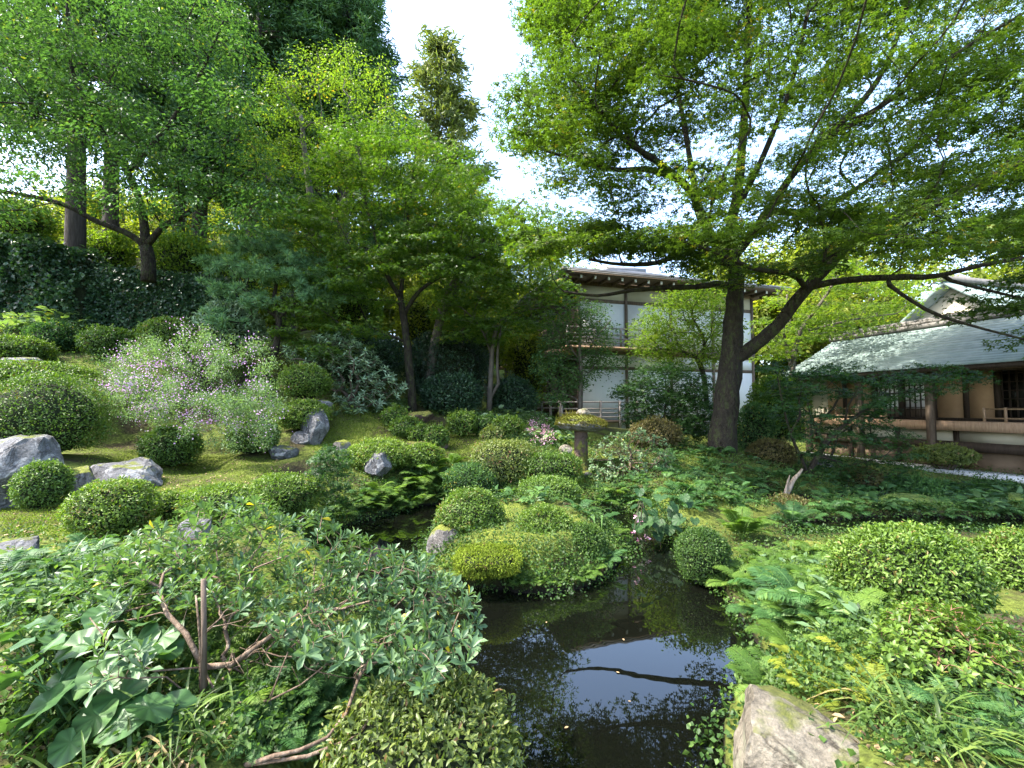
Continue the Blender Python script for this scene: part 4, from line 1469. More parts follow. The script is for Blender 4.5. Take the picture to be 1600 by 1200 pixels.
# ------------------------------------------------------------------ the stone lantern with its mossy cap
def lantern():
    c = P(908, 700, 8.9)
    k = DM(8.9) / F
    g = gz(c[0], c[1])
    root = thing('stone_lantern', 'old stone lantern with a wide mossy cap and a pale knob on top', 'lantern', (c[0], c[1], g))
    top = P(908, 664, 8.9)[2]
    mb = MB()
    v, f = ico(4)
    p = v * np.array([.6, .52, .21])
    p[:, 2] = np.where(p[:, 2] > 0, p[:, 2] * (1.1 - .35 * np.hypot(p[:, 0], p[:, 1])), p[:, 2] * .8)
    p = p * (1 + .1 * fbm(v * 2.6, 4, 4))[:, None] + np.array([0, 0, .02]) + np.c_[np.zeros((len(v), 2)), v[:, 0] * -.03]
    mb.add(p + np.array([c[0], c[1], top]), tris=f)
    mb.build('cap', M['stone_moss'], root, smooth=True)
    mm = MB()
    up = v[:, 2] > -.25
    idx = rng.choice(np.where(up)[0], 5200)
    q = p[idx] + np.array([c[0], c[1], top]) + rng.normal(size=(5200, 3)) * .012
    leaves(mm, NARROW, q, unit(v[idx] * .8 + rng.normal(size=(5200, 3)) * .5 + [0, 0, .4]), rvec(5200), rng.uniform(.03, .055, 5200), rng.uniform(0, 1, 5200))
    # the shaggy tuft on the cap
    n = 420
    q = np.array([c[0] - .16, c[1], top + .17]) + rng.normal(size=(n, 3)) * [.14, .12, .04]
    leaves(mm, NEEDLE, q, unit(rng.normal(size=(n, 3)) * .7 + [0, 0, .8]), rvec(n), rng.uniform(.07, .15, n), rng.uniform(.5, 1, n))
    mm.build('moss', M['moss_olive'], root, kind='stuff')
    kb = MB()
    kp = v * np.array([.16, .15, .12]) * (1 + .12 * fbm(v * 2, 8, 3))[:, None]
    kb.add(kp + np.array([c[0] + .06, c[1] - .02, top + .27]), tris=f)
    kb.build('knob', M['stone_buff'], root, smooth=True)
    pb = MB()
    zz = np.array([g - .1, g + .1, g + .22, g + .26, top - .2, top - .12, top - .02])
    tube(pb, np.c_[np.full(7, c[0]), np.full(7, c[1]), np.maximum.accumulate(zz + np.arange(7) * .001)], [.24, .22, .2, .165, .155, .17, .2], 6, rough=.03)
    pb.build('post', M['stone_brown'], root)
    fb = MB()
    v2, f2 = ico(3)
    fb.add(v2 * [.3, .28, .12] * (1 + .1 * fbm(v2 * 2, 3, 3))[:, None] + [c[0], c[1], g + .05], tris=f2)
    fb.build('foot', M['stone_moss'], root, smooth=True)
    r = rock('rock', 'small white stone at the foot of the stone lantern', 884, 702, 20, 14, 8.4, 'stone_buff', 40, sub=3)


lantern()


# ------------------------------------------------------------------ trees
def tree(name, label, limbs, tips, bark, leafmat, spray=None, cat='tree', group=None, step=.3, r_tip=.006, expo=.5, twigs=True, jit=.07, sag=0.0, plen=.3, extra=None):
    b = np.asarray(limbs[0][0][0])
    g = gz(b[0], b[1])
    root = thing(name, label, cat, (b[0], b[1], g), group)
    wood, twig, nodes = grow(limbs, tips, step, r_tip, expo, jit, sag, plen)
    wood.build('trunk', M[bark], root, smooth=True)
    twig.build('branches', M[bark], root, smooth=True, kind='stuff')
    mb = MB()
    if spray:
        sprays(mb, tips, **spray)
    if extra is not None:
        extra(mb)
    mb.build('crown', M[leafmat], root, kind='stuff')
    return root


def pp(*a):
    return [P(*q) for q in a]


# the big maple on the right
maple_limbs = [
    (pp((1128, 712, 10.3), (1132, 650, 10.3), (1140, 580, 10.3), (1146, 500, 10.3), (1150, 430, 10.3)), .37, .19),
    (pp((1142, 566, 10.3), (1172, 545, 10.0), (1215, 508, 9.6), (1250, 462, 9.2), (1285, 425, 8.9), (1335, 375, 8.5), (1400, 342, 8.2), (1480, 310, 7.9), (1600, 250, 7.5), (1720, 190, 7.2)), .18, .045),
    (pp((1268, 446, 9.05), (1330, 437, 8.6), (1400, 433, 8.2), (1460, 432, 7.9), (1530, 415, 7.6), (1620, 400, 7.3)), .085, .035),
    (pp((1375, 434, 8.3), (1410, 460, 8.1), (1460, 490, 7.9), (1530, 512, 7.7), (1620, 535, 7.5)), .05, .02),
    (pp((1460, 432, 7.9), (1530, 450, 7.7), (1620, 472, 7.5)), .045, .02),
    (pp((1150, 430, 10.3), (1140, 370, 10.2), (1152, 300, 10.1), (1160, 220, 9.9), (1166, 130, 9.6), (1170, 20, 9.2), (1172, -90, 8.9)), .15, .05),
    (pp((1146, 420, 10.3), (1100, 350, 10.0), (1080, 300, 9.8), (1030, 255, 9.4), (985, 225, 9.0), (950, 190, 8.7), (900, 130, 8.4)), .12, .035),
    (pp((1062, 280, 9.6), (1015, 265, 9.4), (960, 265, 9.2), (900, 250, 8.9), (850, 235, 8.6)), .09, .025),
    (pp((1150, 400, 10.3), (1200, 330, 10.0), (1240, 270, 9.6), (1290, 215, 9.2), (1350, 155, 8.8), (1390, 90, 8.4), (1420, 0, 8.0)), .12, .04),
    (pp((1290, 215, 9.2), (1340, 190, 8.8), (1400, 150, 8.3), (1500, 80, 7.6), (1600, 20, 7.2)), .08, .025),
    (pp((1150, 330, 10.2), (1185, 260, 9.8), (1215, 190, 9.3), (1240, 120, 8.9), (1262, 20, 8.4)), .09, .03),
    (pp((1140, 440, 10.4), (1090, 448, 10.6), (1030, 450, 10.8), (980, 455, 11.0), (930, 462, 11.2), (880, 455, 11.4)), .085, .03),
    (pp((1146, 415, 10.3), (1080, 395, 9.8), (1020, 412, 9.5), (960, 412, 9.3), (920, 405, 9.1)), .09, .03),
    (pp((1200, 330, 10.0), (1260, 330, 10.3), (1330, 300, 10.6), (1400, 250, 10.8), (1490, 190, 11)), .1, .03),
    (pp((1100, 350, 10.0), (1085, 290, 10.4), (1070, 200, 10.8), (1050, 90, 11), (1030, -20, 11)), .1, .03),
    (pp((1262, 455, 9.1), (1240, 430, 8.7), (1180, 420, 8.2), (1120, 395, 7.6), (1050, 370, 7.2)), .075, .025),
]
maple_holes = [(975, 432, 120, 42), (1115, 222, 44, 34), (870, 310, 60, 26), (940, 345, 50, 24), (1040, 330, 50, 24), (800, 262, 30, 40), (850, 360, 36, 26), (985, 245, 24, 22), (1195, 240, 24, 50), (1500, 455, 80, 24), (1330, 250, 40, 18), (1230, 290, 22, 30)]
mp_poly = [(850, -40), (832, 40), (812, 130), (790, 190), (800, 250), (850, 300), (800, 330), (830, 385), (920, 425), (1010, 430), (1090, 430), (1200, 425), (1250, 395), (1330, 385), (1430, 395), (1540, 385), (1680, 400), (1760, 250), (1740, -60), (1400, -160), (1000, -160)]
mt = np.vstack([sample_px(mp_poly, 560, 6.2, 13.2, maple_holes, .3),
                sample_px([(840, -160), (1000, -420), (1400, -480), (1760, -300), (1700, -60), (1000, -60)], 90, 4.6, 9.5, (), .45),
                sample_px([(1200, 300), (1680, 230), (1700, 390), (1250, 420)], 50, 6.6, 10.5, (), .3),
                sample_px([(860, 0), (1120, 0), (1000, 230), (850, 250)], 40, 7, 11, (), .3),
                sample_px([(810, 330), (1000, 350), (1130, 365), (1130, 405), (900, 405), (815, 385)], 45, 7.5, 11, [(975, 432, 120, 50), (850, 352, 22, 18), (1040, 335, 40, 16)], .3),
                sample_px([(1480, 430), (1680, 420), (1680, 545), (1520, 500)], 12, 7.2, 8.2, (), .3)])
near = mt[:, 1] < 8.6


def far_sprays(mb):
    c = mt[~near]
    sprays(mb, c, rng.uniform(.5, .95, len(c)), rng.uniform(.045, .11, len(c)), 228, .1, MAPLE3, tilt=.26, droop=.3)
    c = mt[near]
    sprays(mb, c, rng.uniform(.4, .85, len(c)), rng.uniform(.04, .1, len(c)), 200, .085, MAPLE, tilt=.26, droop=.3)


big_maple = tree('maple_tree', 'large spreading maple with dark mossy forked trunk at the right of the garden', maple_limbs, mt, 'bark', 'maple',
                 extra=far_sprays, r_tip=.0065, jit=.1)

# maples of the middle ground
mid_limbs = [
    (pp((646, 645, 13.6), (640, 580, 13.6), (634, 520, 13.6), (626, 465, 13.6)), .14, .1),
    (pp((626, 465, 13.6), (605, 430, 13.4), (590, 380, 13.2), (570, 310, 13.0), (560, 230, 12.8)), .08, .03),
    (pp((632, 490, 13.6), (655, 455, 13.4), (700, 425, 13.2), (735, 405, 13.0), (790, 380, 12.6)), .07, .025),
    (pp((626, 465, 13.6), (632, 400, 13.6), (640, 320, 13.4), (650, 230, 13.2)), .07, .025),
]
ml_poly = [(470, 560), (430, 500), (440, 330), (520, 230), (545, 175), (600, 190), (640, 160), (660, 225), (715, 235), (770, 290), (800, 330), (780, 400), (720, 430), (650, 420), (600, 470), (590, 530), (530, 560)]
t1 = sample_px(ml_poly, 250, 11, 15, [(640, 440, 40, 16), (520, 300, 30, 14), (600, 250, 36, 12), (690, 300, 34, 14), (560, 370, 36, 13), (720, 370, 26, 12), (480, 400, 26, 14), (640, 345, 30, 12), (760, 330, 22, 12), (560, 480, 34, 14)], .33)
tree('maple_tree', 'mid sized maple with forked slim trunk behind the rhododendron', mid_limbs, t1, 'bark', 'maple_mid',
     dict(rx=rng.uniform(.4, .85, len(t1)), rz=rng.uniform(.05, .11, len(t1)), n=170, size=.088, tpl=MAPLE3, tilt=.35, droop=.35), r_tip=.006)
lean = [
    (pp((668, 645, 15.4), (676, 560, 15.4), (690, 490, 15.2), (715, 430, 15.0), (740, 390, 14.8)), .2, .1),
    (pp((690, 490, 15.2), (708, 460, 15.3), (728, 420, 15.6), (735, 350, 15.8)), .1, .04),
    (pp((740, 390, 14.8), (790, 340, 14.6), (820, 310, 14.4)), .08, .03),
]
t2 = sample_px([(640, 420), (660, 300), (700, 270), (760, 300), (850, 350), (870, 390), (860, 440), (760, 470), (680, 470)], 95, 13.5, 17, (), .45)
tree('maple_tree', 'maple with two leaning grey trunks just right of the slim forked maple', lean, t2, 'bark_grey', 'maple_mid',
     dict(rx=rng.uniform(.5, .95, len(t2)), rz=rng.uniform(.1, .2, len(t2)), n=150, size=.1, tpl=MAPLE3, tilt=.35, droop=.35))
sm = [
    (pp((764, 642, 15.0), (767, 590, 15.0), (770, 540, 15.0), (778, 505, 15.0)), .1, .06),
    (pp((768, 560, 15.0), (760, 530, 15.0), (742, 500, 14.8), (720, 480, 14.6)), .05, .02),
    (pp((778, 505, 15.0), (800, 490, 14.8), (850, 480, 14.6)), .05, .02),
    (pp((780, 620, 15.1), (777, 560, 15.1), (782, 515, 15.1)), .06, .04),
]
t3 = sample_px([(690, 500), (700, 440), (770, 430), (850, 420), (900, 450), (880, 490), (840, 520), (760, 535), (700, 530)], 80, 13, 16.5, (), .4)
tree('maple_tree', 'small maple with mottled slim trunk at the left of the house', sm, t3, 'bark_grey', 'maple_mid',
     dict(rx=rng.uniform(.4, .8, len(t3)), rz=rng.uniform(.06, .13, len(t3)), n=110, size=.1, tpl=MAPLE3, tilt=.3, droop=.3))
t3b = sample_px([(820, 430), (830, 400), (880, 395), (900, 420), (885, 470), (845, 470)], 22, 15, 18, (), .4)
thin = [(pp((715, 590, 15.8), (720, 555, 15.8), (724, 520, 15.8), (728, 470, 15.8)), .035, .02)]
t3c = sample_px([(690, 470), (770, 470), (760, 510), (690, 520)], 18, 15, 17, (), .4)
tree('young_maple', 'thin bent maple sapling in the dark left of the mottled trunk', thin, t3c, 'bark_grey', 'maple_bright',
     dict(rx=.5, rz=.1, n=80, size=.1, tpl=MAPLE3))

# broad leaved tree that fills the upper left corner
ul = [
    (pp((232, 440, 12.8), (232, 410, 12.8), (228, 385, 12.8)), .2, .17),
    (pp((228, 385, 12.8), (200, 365, 12.5), (150, 345, 12.0), (100, 320, 11.5), (40, 305, 11.0), (-60, 290, 10.5)), .1, .04),
    (pp((228, 385, 12.8), (255, 355, 12.6), (290, 335, 12.4), (340, 300, 12.2), (400, 260, 12.0)), .1, .03),
    (pp((228, 385, 12.8), (222, 330, 12.6), (200, 270, 12.2), (150, 190, 11.6), (110, 100, 11), (105, 0, 10.4)), .13, .03),
    (pp((200, 270, 12.2), (260, 200, 11.9), (310, 120, 11.5), (350, 30, 11.2)), .08, .03),
    (pp((150, 190, 11.6), (80, 165, 11), (0, 160, 10.4)), .06, .02),
]
ul_poly = [(-90, -60), (330, -60), (395, 60), (400, 170), (405, 250), (440, 320), (380, 380), (300, 375), (230, 330), (150, 320), (60, 330), (-90, 340)]
ul_holes = [(60, 30, 26, 16), (20, 60, 20, 22), (40, 120, 40, 22), (140, 105, 26, 34), (185, 125, 22, 18), (235, 145, 36, 20), (135, 150, 18, 16), (90, 300, 26, 40), (260, 90, 16, 14)]
t4 = sample_px(ul_poly, 330, 8.6, 13.5, ul_holes, .34)
tree('broadleaf_tree', 'layered broad leaved tree filling the upper left corner above the hedge', ul, t4, 'bark', 'broad',
     dict(rx=rng.uniform(.45, .9, len(t4)), rz=rng.uniform(.08, .18, len(t4)), n=125, size=.115, tpl=KITE, tilt=.4, droop=.45), r_tip=.006)
# second tree of the same kind, between it and the conifers
ub = [(pp((500, 460, 15.5), (496, 400, 15.5), (488, 330, 15.4), (478, 250, 15.2), (470, 180, 15)), .2, .06),
      (pp((496, 400, 15.5), (518, 350, 15.3), (545, 290, 15), (560, 220, 14.8)), .1, .03),
      (pp((492, 360, 15.5), (450, 310, 15), (410, 270, 14.5)), .09, .03)]
t5 = sample_px([(370, 420), (380, 250), (420, 130), (500, 60), (590, 90), (640, 190), (600, 300), (540, 400), (460, 470)], 190, 13.5, 17, (), .45)
tree('broadleaf_tree', 'pale barked forked tree with fresh green leaves between the pine and the maples', ub, t5, 'bark_grey', 'maple_mid',
     dict(rx=rng.uniform(.4, .8, len(t5)), rz=rng.uniform(.1, .2, len(t5)), n=120, size=.1, tpl=KITE, tilt=.4, droop=.4))

# small trees before the white house
cam_l = [(pp((906, 650, 14.6), (908, 590, 14.6), (906, 540, 14.6), (908, 490, 14.6)), .085, .03),
         (pp((907, 570, 14.6), (930, 530, 14.4), (955, 500, 14.3)), .035, .015),
         (pp((907, 560, 14.6), (880, 530, 14.5), (862, 500, 14.4)), .035, .015)]
t6 = sample_px([(840, 620), (838, 560), (860, 500), (905, 470), (950, 480), (962, 520), (950, 550), (990, 560), (940, 580), (880, 625)], 150, 13.7, 15.6, (), .2)
tree('camellia_tree', 'slender evergreen tree before the left corner of the white house', cam_l, t6, 'bark_grey', 'broad',
     dict(rx=rng.uniform(.2, .42, len(t6)), rz=rng.uniform(.12, .25, len(t6)), n=60, size=.095, tpl=KITE, tilt=.8, droop=.1))
yl = [(pp((1105, 640, 15.2), (1100, 590, 15.2), (1088, 560, 15.2), (1060, 548, 15), (1030, 545, 14.8)), .09, .03),
      (pp((1096, 575, 15.2), (1100, 530, 15.2), (1080, 490, 15), (1100, 455, 15)), .05, .02)]
t7 = sample_px([(985, 540), (1000, 500), (1020, 470), (1060, 450), (1130, 440), (1150, 520), (1140, 570), (1030, 570)], 190, 14, 16.4, (), .25)
tree('azalea_tree', 'yellow green small tree with crooked stems before the white house wall', yl, t7, 'bark', 'maple_bright',
     dict(rx=rng.uniform(.25, .5, len(t7)), rz=rng.uniform(.1, .18, len(t7)), n=60, size=.1, tpl=KITE, tilt=.6, droop=.1))
db = [(pp((1040, 690, 13.4), (1038, 650, 13.4), (1044, 610, 13.4)), .05, .03), (pp((1042, 680, 13.4), (1060, 640, 13.4), (1080, 600, 13.4)), .04, .02), (pp((1038, 680, 13.4), (1015, 640, 13.3), (1000, 600, 13.2)), .04, .02)]
t8 = sample_px([(965, 610), (990, 580), (1040, 568), (1095, 580), (1115, 620), (1110, 680), (1040, 690), (985, 660)], 170, 12.6, 14.4, (), .2)
tree('maple_bush', 'low dark maple bush between the stone lantern and the big maple trunk', db, t8, 'bark', 'maple_dark',
     dict(rx=rng.uniform(.3, .5, len(t8)), rz=rng.uniform(.08, .15, len(t8)), n=70, size=.085, tpl=MAPLE3, tilt=.35, droop=.35))

# leaning dark maple before the veranda
lm = [(pp((1262, 742, 9.2), (1285, 700, 9.2), (1310, 672, 9.1), (1345, 645, 9.0), (1385, 622, 8.9)), .07, .03),
      (pp((1290, 690, 9.2), (1270, 660, 9.4), (1260, 620, 9.6)), .03, .015),
      (pp((1320, 665, 9.1), (1330, 620, 8.8), (1370, 585, 8.5)), .03, .012),
      (pp((1262, 735, 9.2), (1240, 690, 9.0), (1225, 640, 8.8), (1215, 590, 8.6)), .04, .015)]
t9 = np.vstack([sample_px([(1190, 560), (1260, 570), (1360, 570), (1470, 565), (1560, 575), (1480, 615), (1400, 640), (1350, 690), (1300, 680), (1250, 690), (1200, 630)], 105, 8, 10.6, [(1440, 640, 60, 20), (1270, 628, 22, 16)], .24),
                sample_px([(1260, 690), (1400, 660), (1440, 720), (1350, 770), (1270, 760)], 40, 8.6, 10.2, (), .24)])
tree('maple_tree', 'small leaning maple with dark horizontal sprays before the veranda', lm, t9, 'bark', 'maple_dark',
     dict(rx=rng.uniform(.25, .5, len(t9)), rz=rng.uniform(.04, .08, len(t9)), n=85, size=.07, tpl=MAPLE3, tilt=.28, droop=.25))
# bright thin tree in the sun between the two houses
bt = [(pp((1240, 640, 17), (1238, 580, 17), (1250, 520, 16.8), (1285, 470, 16.5), (1310, 430, 16.4)), .1, .04),
      (pp((1240, 590, 17), (1225, 520, 17), (1230, 460, 17)), .07, .03), (pp((1250, 520, 16.8), (1330, 500, 16.3), (1400, 490, 16)), .05, .02)]
t10 = np.vstack([sample_px([(1180, 560), (1190, 480), (1220, 430), (1330, 400), (1420, 400), (1470, 440), (1430, 500), (1360, 530), (1280, 520), (1230, 560)], 95, 15, 19, [(1330, 470, 30, 14)], .4)])
tree('young_maple', 'light yellow green maple in the sun between the two houses', bt, t10, 'bark_grey', 'maple_bright',
     dict(rx=rng.uniform(.4, .8, len(t10)), rz=rng.uniform(.06, .12, len(t10)), n=85, size=.11, tpl=MAPLE3, tilt=.4, droop=.3))


# the garden pine with its cloud shaped pads
def pine():
    lim = [(pp((428, 560, 11.6), (432, 535, 11.6), (436, 505, 11.6), (432, 490, 11.6), (428, 470, 11.6), (432, 440, 11.5)), .1, .05),
           (pp((433, 495, 11.6), (412, 480, 11.4), (400, 462, 11.2), (375, 450, 11)), .055, .02),
           (pp((436, 500, 11.6), (452, 482, 11.7), (468, 470, 11.8), (490, 462, 11.9)), .05, .02),
           (pp((432, 440, 11.5), (420, 405, 11.4), (400, 385, 11.3)), .04, .02)]
    pads = [(345, 450, 11.0, .55), (370, 418, 11.2, .6), (400, 392, 11.3, .6), (440, 395, 11.5, .6), (475, 412, 11.8, .55), (495, 440, 12, .5), (455, 432, 11.2, .6), (415, 430, 10.9, .6),
            (352, 500, 11.1, .45), (395, 470, 10.9, .45), (480, 462, 11.6, .5), (505, 470, 12, .4), (430, 370, 11.6, .45), (372, 385, 11.6, .45), (340, 412, 11.6, .45)]
    tips = []
    for x, y, d, r in pads:
        c = P(x, y, d)
        for _ in range(26):
            o = rng.normal(size=3) * np.array([r * .52, r * .52, r * .24])
            tips.append(c + o)
    tips = np.array(tips)
    b = lim[0][0][0]
    root = thing('pine_tree', 'small garden pine with crooked trunk and grey green needle pads', 'pine tree', (b[0], b[1], gz(b[0], b[1])))
    wood, twig, nodes = grow(lim, tips, .2, .004, .5, .1, 0, .3)
    wood.build('trunk', M['bark'], root, smooth=True)
    twig.build('branches', M['bark'], root, smooth=True, kind='stuff')
    mb = MB()
    n = 62
    c = np.repeat(tips, n, 0)
    m = len(c)
    d = unit(rng.normal(size=(m, 3)) + [0, 0, .75])
    leaves(mb, T_kite(.11, .02, .1), c + d * .02, d, rvec(m), rng.uniform(.12, .2, m), np.clip(rng.beta(2, 2, m) + np.repeat(rng.uniform(-.2, .2, len(tips)), n), 0, 1))
    mb.build('crown', M['pine'], root, kind='stuff')


pine()

# ------------------------------------------------------------------ conifers and far trees
def cedar_proto(seed, h=22.0, r0=.34, low=.32, wide=2.7, n=15000, needle=.34, mat='cedar', name='cedar_tree', nb=95):
    rs = np.random.default_rng(seed)
    root = thing(name, 'x', 'cedar tree')
    t = MB()
    z = np.linspace(-.6, h, 14)
    x = np.c_[.12 * np.sin(z * .23 + seed), .1 * np.cos(z * .2 + seed) - .1, z]
    tube(t, x, np.maximum(.02, r0 * (1 - np.clip(z / h, 0, 1)) ** .8 + .18 * r0 * np.exp(-np.maximum(z, 0) * 1.3)), 14, rough=.04)
    tr = t.build('trunk', M['bark_cedar'], smooth=True)
    tr.parent = root
    br, cl = MB(), MB()
    P_, D_, N_, T_ = [], [], [], []
    for k in range(nb):
        u = (k + rs.uniform()) / nb
        zz = h * (low + (1 - low) * u)
        L = wide * (1 - u) ** .75 * rs.uniform(.6, 1.15) * min(1, .55 + 2.2 * u) + .25
        a = rs.uniform(0, 6.283)
        dr = np.array([math.cos(a), math.sin(a), 0])
        s = np.linspace(0, 1, 6)
        pts = np.c_[np.outer(s * L, dr)[:, :2], zz + L * (.18 * s - .38 * s ** 2 + .16 * s ** 4)]
        tube(br, pts, np.linspace(.05, .012, 6) * (.5 + L / wide), 5, cap=False)
        m = int(n / nb * (.3 + L / wide))
        ss = rs.uniform(.25, 1.08, m) ** .8
        c = np.c_[np.interp(ss, s, pts[:, 0]), np.interp(ss, s, pts[:, 1]), np.interp(ss, s, pts[:, 2])]
        # bushy tufts strung along the branch
        tuft = rs.normal(size=(9, 3)) * [.32, .32, .2]
        c = c + tuft[(ss * 8.3).astype(int) % 9] * .9 + rs.normal(size=(m, 3)) * [.17, .17, .13]
        P_.append(c)
        D_.append(unit(dr * .7 + rs.normal(size=(m, 3)) * .55 + [0, 0, -.28]))
        T_.append(np.clip(rs.beta(2, 2, m) * .8 + rs.uniform(-.15, .25), 0, 1))
    p = np.concatenate(P_)
    leaves(cl, T_kite(.22, .05, .15), p, np.concatenate(D_), rvec(len(p)), needle * rs.uniform(.6, 1.2, len(p)), np.concatenate(T_))
    b = br.build('branches', M['bark_cedar'], kind='stuff')
    b.parent = root
    c = cl.build('crown', M[mat], kind='stuff')
    c.parent = root
    return root, [tr, b, c]


def far_proto(seed, h, r, n=9000, leaf=.26, mat='far', name='woodland_tree', lift=.5):
    rs = np.random.default_rng(seed)
    root = thing(name, 'x', 'tree')
    tips = []
    while len(tips) < 46:
        q = rs.uniform(-1, 1, 3)
        if .3 < np.linalg.norm(q) < 1:
            tips.append(q * [r, r, h * .36] + [0, 0, h * .62])
    tips = np.array(tips)
    lim = [(np.array([[0, 0, -.6], [.05, 0, h * .2], [.1, .05, h * .45], [0, .1, h * .7]]), .022 * h, .008 * h)]
    wood, twig, _ = grow(lim, tips, .7, .022, .45, .08)
    a = wood.build('trunk', M['bark_grey'], smooth=True)
    a.parent = root
    b = twig.build('branches', M['bark_grey'], kind='stuff')
    b.parent = root
    mb = MB()
    sprays(mb, tips, rs.uniform(.8, 1.4, len(tips)) * r / 2.8, rs.uniform(.25, .5, len(tips)), n // len(tips), leaf, KITE, .6, .4)
    c = mb.build('crown', M[mat], kind='stuff')
    c.parent = root
    return root, [a, b, c]


cedars = [cedar_proto(1, n=24000), cedar_proto(2, 24, .36, .28, 3.2, 26000), cedar_proto(3, 20, .3, .3, 2.7, 22000)]
spots = [  # px, d, scale, label
    (106, 15.5, 1.0, 'thick dark cedar trunk rising behind the ivy hedge at the left'),
    (165, 22, 1.0, 'cedar trunk seen just right of the thick dark cedar'),
    (276, 21, .9, 'cedar trunk between the small dark forked trunk and the pine'),
    (382, 18.5, 1.05, 'tall grey cedar whose trunk shows at the top left of the picture'),
    (490, 21, 1.1, 'cedar with hanging dark sprays above the fresh green tree'),
    (560, 24, 1.05, 'dark cedar right at the open sky, top centre left'),
    (430, 29, 1.15, 'far cedar behind the tall grey cedar'),
    (-60, 18, 1.1, 'cedar just beyond the left edge'),
    (440, 19.5, 1.0, 'cedar with bushy sprays just right of the tall grey cedar'),
    (535, 20.5, 1.0, 'dark cedar over the tops of the maples, nearest the open sky'),
    (310, 20, 1.0, 'cedar at the right side of the broad leaved tree'),
]
for k, (px, d, s, lb) in enumerate(spots):
    q = P(px, 600, d)
    pr, parts = cedars[k % 3]
    if k < 3:
        pr.location = (q[0], q[1], gz(q[0], q[1]))
        pr.scale = (s, s, s)
        pr['label'], pr['group'] = lb, 'cedars behind the garden'
    else:
        copy_thing(pr, parts, (q[0], q[1], gz(q[0], q[1])), rng.uniform(0, 6.28), s, lb, 'cedars behind the garden')
M['cypress'] = leaf_mat('cypress_needles', [(0, (.12, .16, .05)), (.5, (.2, .24, .07)), (1, (.3, .3, .1))], .3, .6)
cyp = cedar_proto(7, 19.5, .3, .12, 4.0, 34000, .42, 'cypress', 'cypress_tree', 170)
q = P(684, 600, 33)
cyp[0].location = (q[0], q[1], gz(q[0], q[1]))
zt = P(684, 58, 33)[2]
s = (zt - gz(q[0], q[1])) / 19.5
cyp[0].scale = (s, s, s)
tag(cyp[0], 'sunlit cone shaped conifer standing alone against the open sky', 'conifer')
cyp[0]['category'] = 'conifer'

fars = [far_proto(21, 8.5, 3.0), far_proto(22, 10, 3.4), far_proto(23, 7, 2.7, mat='far')]
gl = 'sunlit tree of the wood behind the garden, glowing yellow green between the trunks'
grp = 'sunlit trees of the wood'
fs = []
for px in np.linspace(-60, 900, 17):
    fs.append((px + rng.uniform(-20, 20), rng.uniform(27, 33), rng.uniform(.8, 1.1)))
for px in np.linspace(-100, 840, 12):
    fs.append((px + rng.uniform(-25, 25), rng.uniform(38, 48), rng.uniform(1.1, 1.4)))
for k, (px, d, s) in enumerate(fs):
    q = P(px, 600, d)
    pr, parts = fars[k % 3]
    g = gz(q[0], q[1])
    if k < 3:
        pr.location = (q[0], q[1], g)
        pr.scale = (s, s, s)
        tag(pr, gl, 'tree', grp)
    else:
        copy_thing(pr, parts, (q[0], q[1], g), rng.uniform(0, 6.28), s, gl, grp)
for k, (px, d, s) in enumerate([(1120, 31, 1.2), (1180, 33, 1.3), (1240, 29, 1.35), (1290, 36, 1.6), (1350, 30, 1.3), (1410, 38, 1.4), (1640, 30, 1.4), (1720, 27, 1.5)]):
    q = P(px, 600, d)
    copy_thing(*fars[k % 3], (q[0], q[1], gz(q[0], q[1])), rng.uniform(0, 6.28), s, 'sunlit tree beyond the houses on the right, seen through the maple', 'trees beyond the houses')


# ------------------------------------------------------------------ hedges: box shaped masses of small leaves
def hedge(name, label, cat, a, b, top, thick, leaf, n, mat, lump=.18, r=.5):
    """a, b: foot points; top: heights above the foot at both ends"""
    a, b = np.asarray(a, float), np.asarray(b, float)
    root = thing(name, label, cat, a)
    L = np.linalg.norm((b - a)[:2])
    u = unit(np.r_[(b - a)[:2], 0])
    nrm = np.array([u[1], -u[0], 0])
    if nrm[1] > 0:
        nrm = -nrm
    s = rng.uniform(0, 1, n)
    k = rng.uniform(0, 1, n)
    foot = a[2] + (b[2] - a[2]) * s
    hh = top[0] + (top[1] - top[0]) * s
    on_top = rng.uniform(size=n) < .22
    w = np.where(on_top, 1.0, k)
    dpt = np.where(on_top, k * thick, 0)
    p = a + np.outer(s * L, u) - nrm * dpt[:, None]
    p[:, 2] = foot + hh * w
    bump = lump * fbm(p * 1.1, 31, 4)
    p = p + nrm * (bump - np.where(w > .85, (w - .85) * r, 0))[:, None] * np.where(on_top, 0, 1)[:, None]
    p[:, 2] += np.where(on_top, bump * .9, 0) - np.where(on_top, ((k - .4) ** 2) * .3, 0)
    p += rng.normal(size=(n, 3)) * .06
    d = unit(rng.normal(size=(n, 3)) + nrm * .6 + [0, 0, -.3])
    nn_ = unit(np.where(on_top[:, None], np.array([0, 0, 1.]), nrm) + rng.normal(size=(n, 3)) * .5)
    mb = MB()
    leaves(mb, ROUND, p, d, nn_, leaf * rng.uniform(.6, 1.25, n), np.clip(rng.beta(2, 2.5, n) + .25 * vnoise(p * 1.7, 4), 0, 1))
    mb.build('foliage', M[mat], root, kind='stuff')
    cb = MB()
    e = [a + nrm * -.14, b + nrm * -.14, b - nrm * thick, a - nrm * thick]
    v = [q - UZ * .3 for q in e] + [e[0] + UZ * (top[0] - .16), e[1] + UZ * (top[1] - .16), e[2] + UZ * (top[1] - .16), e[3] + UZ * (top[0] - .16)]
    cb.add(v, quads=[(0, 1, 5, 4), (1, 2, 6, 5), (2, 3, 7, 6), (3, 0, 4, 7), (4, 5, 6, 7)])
    cb.build('shade_core', M['core'], root)  # box filler; the shade inside the hedge is in its colour
    return root


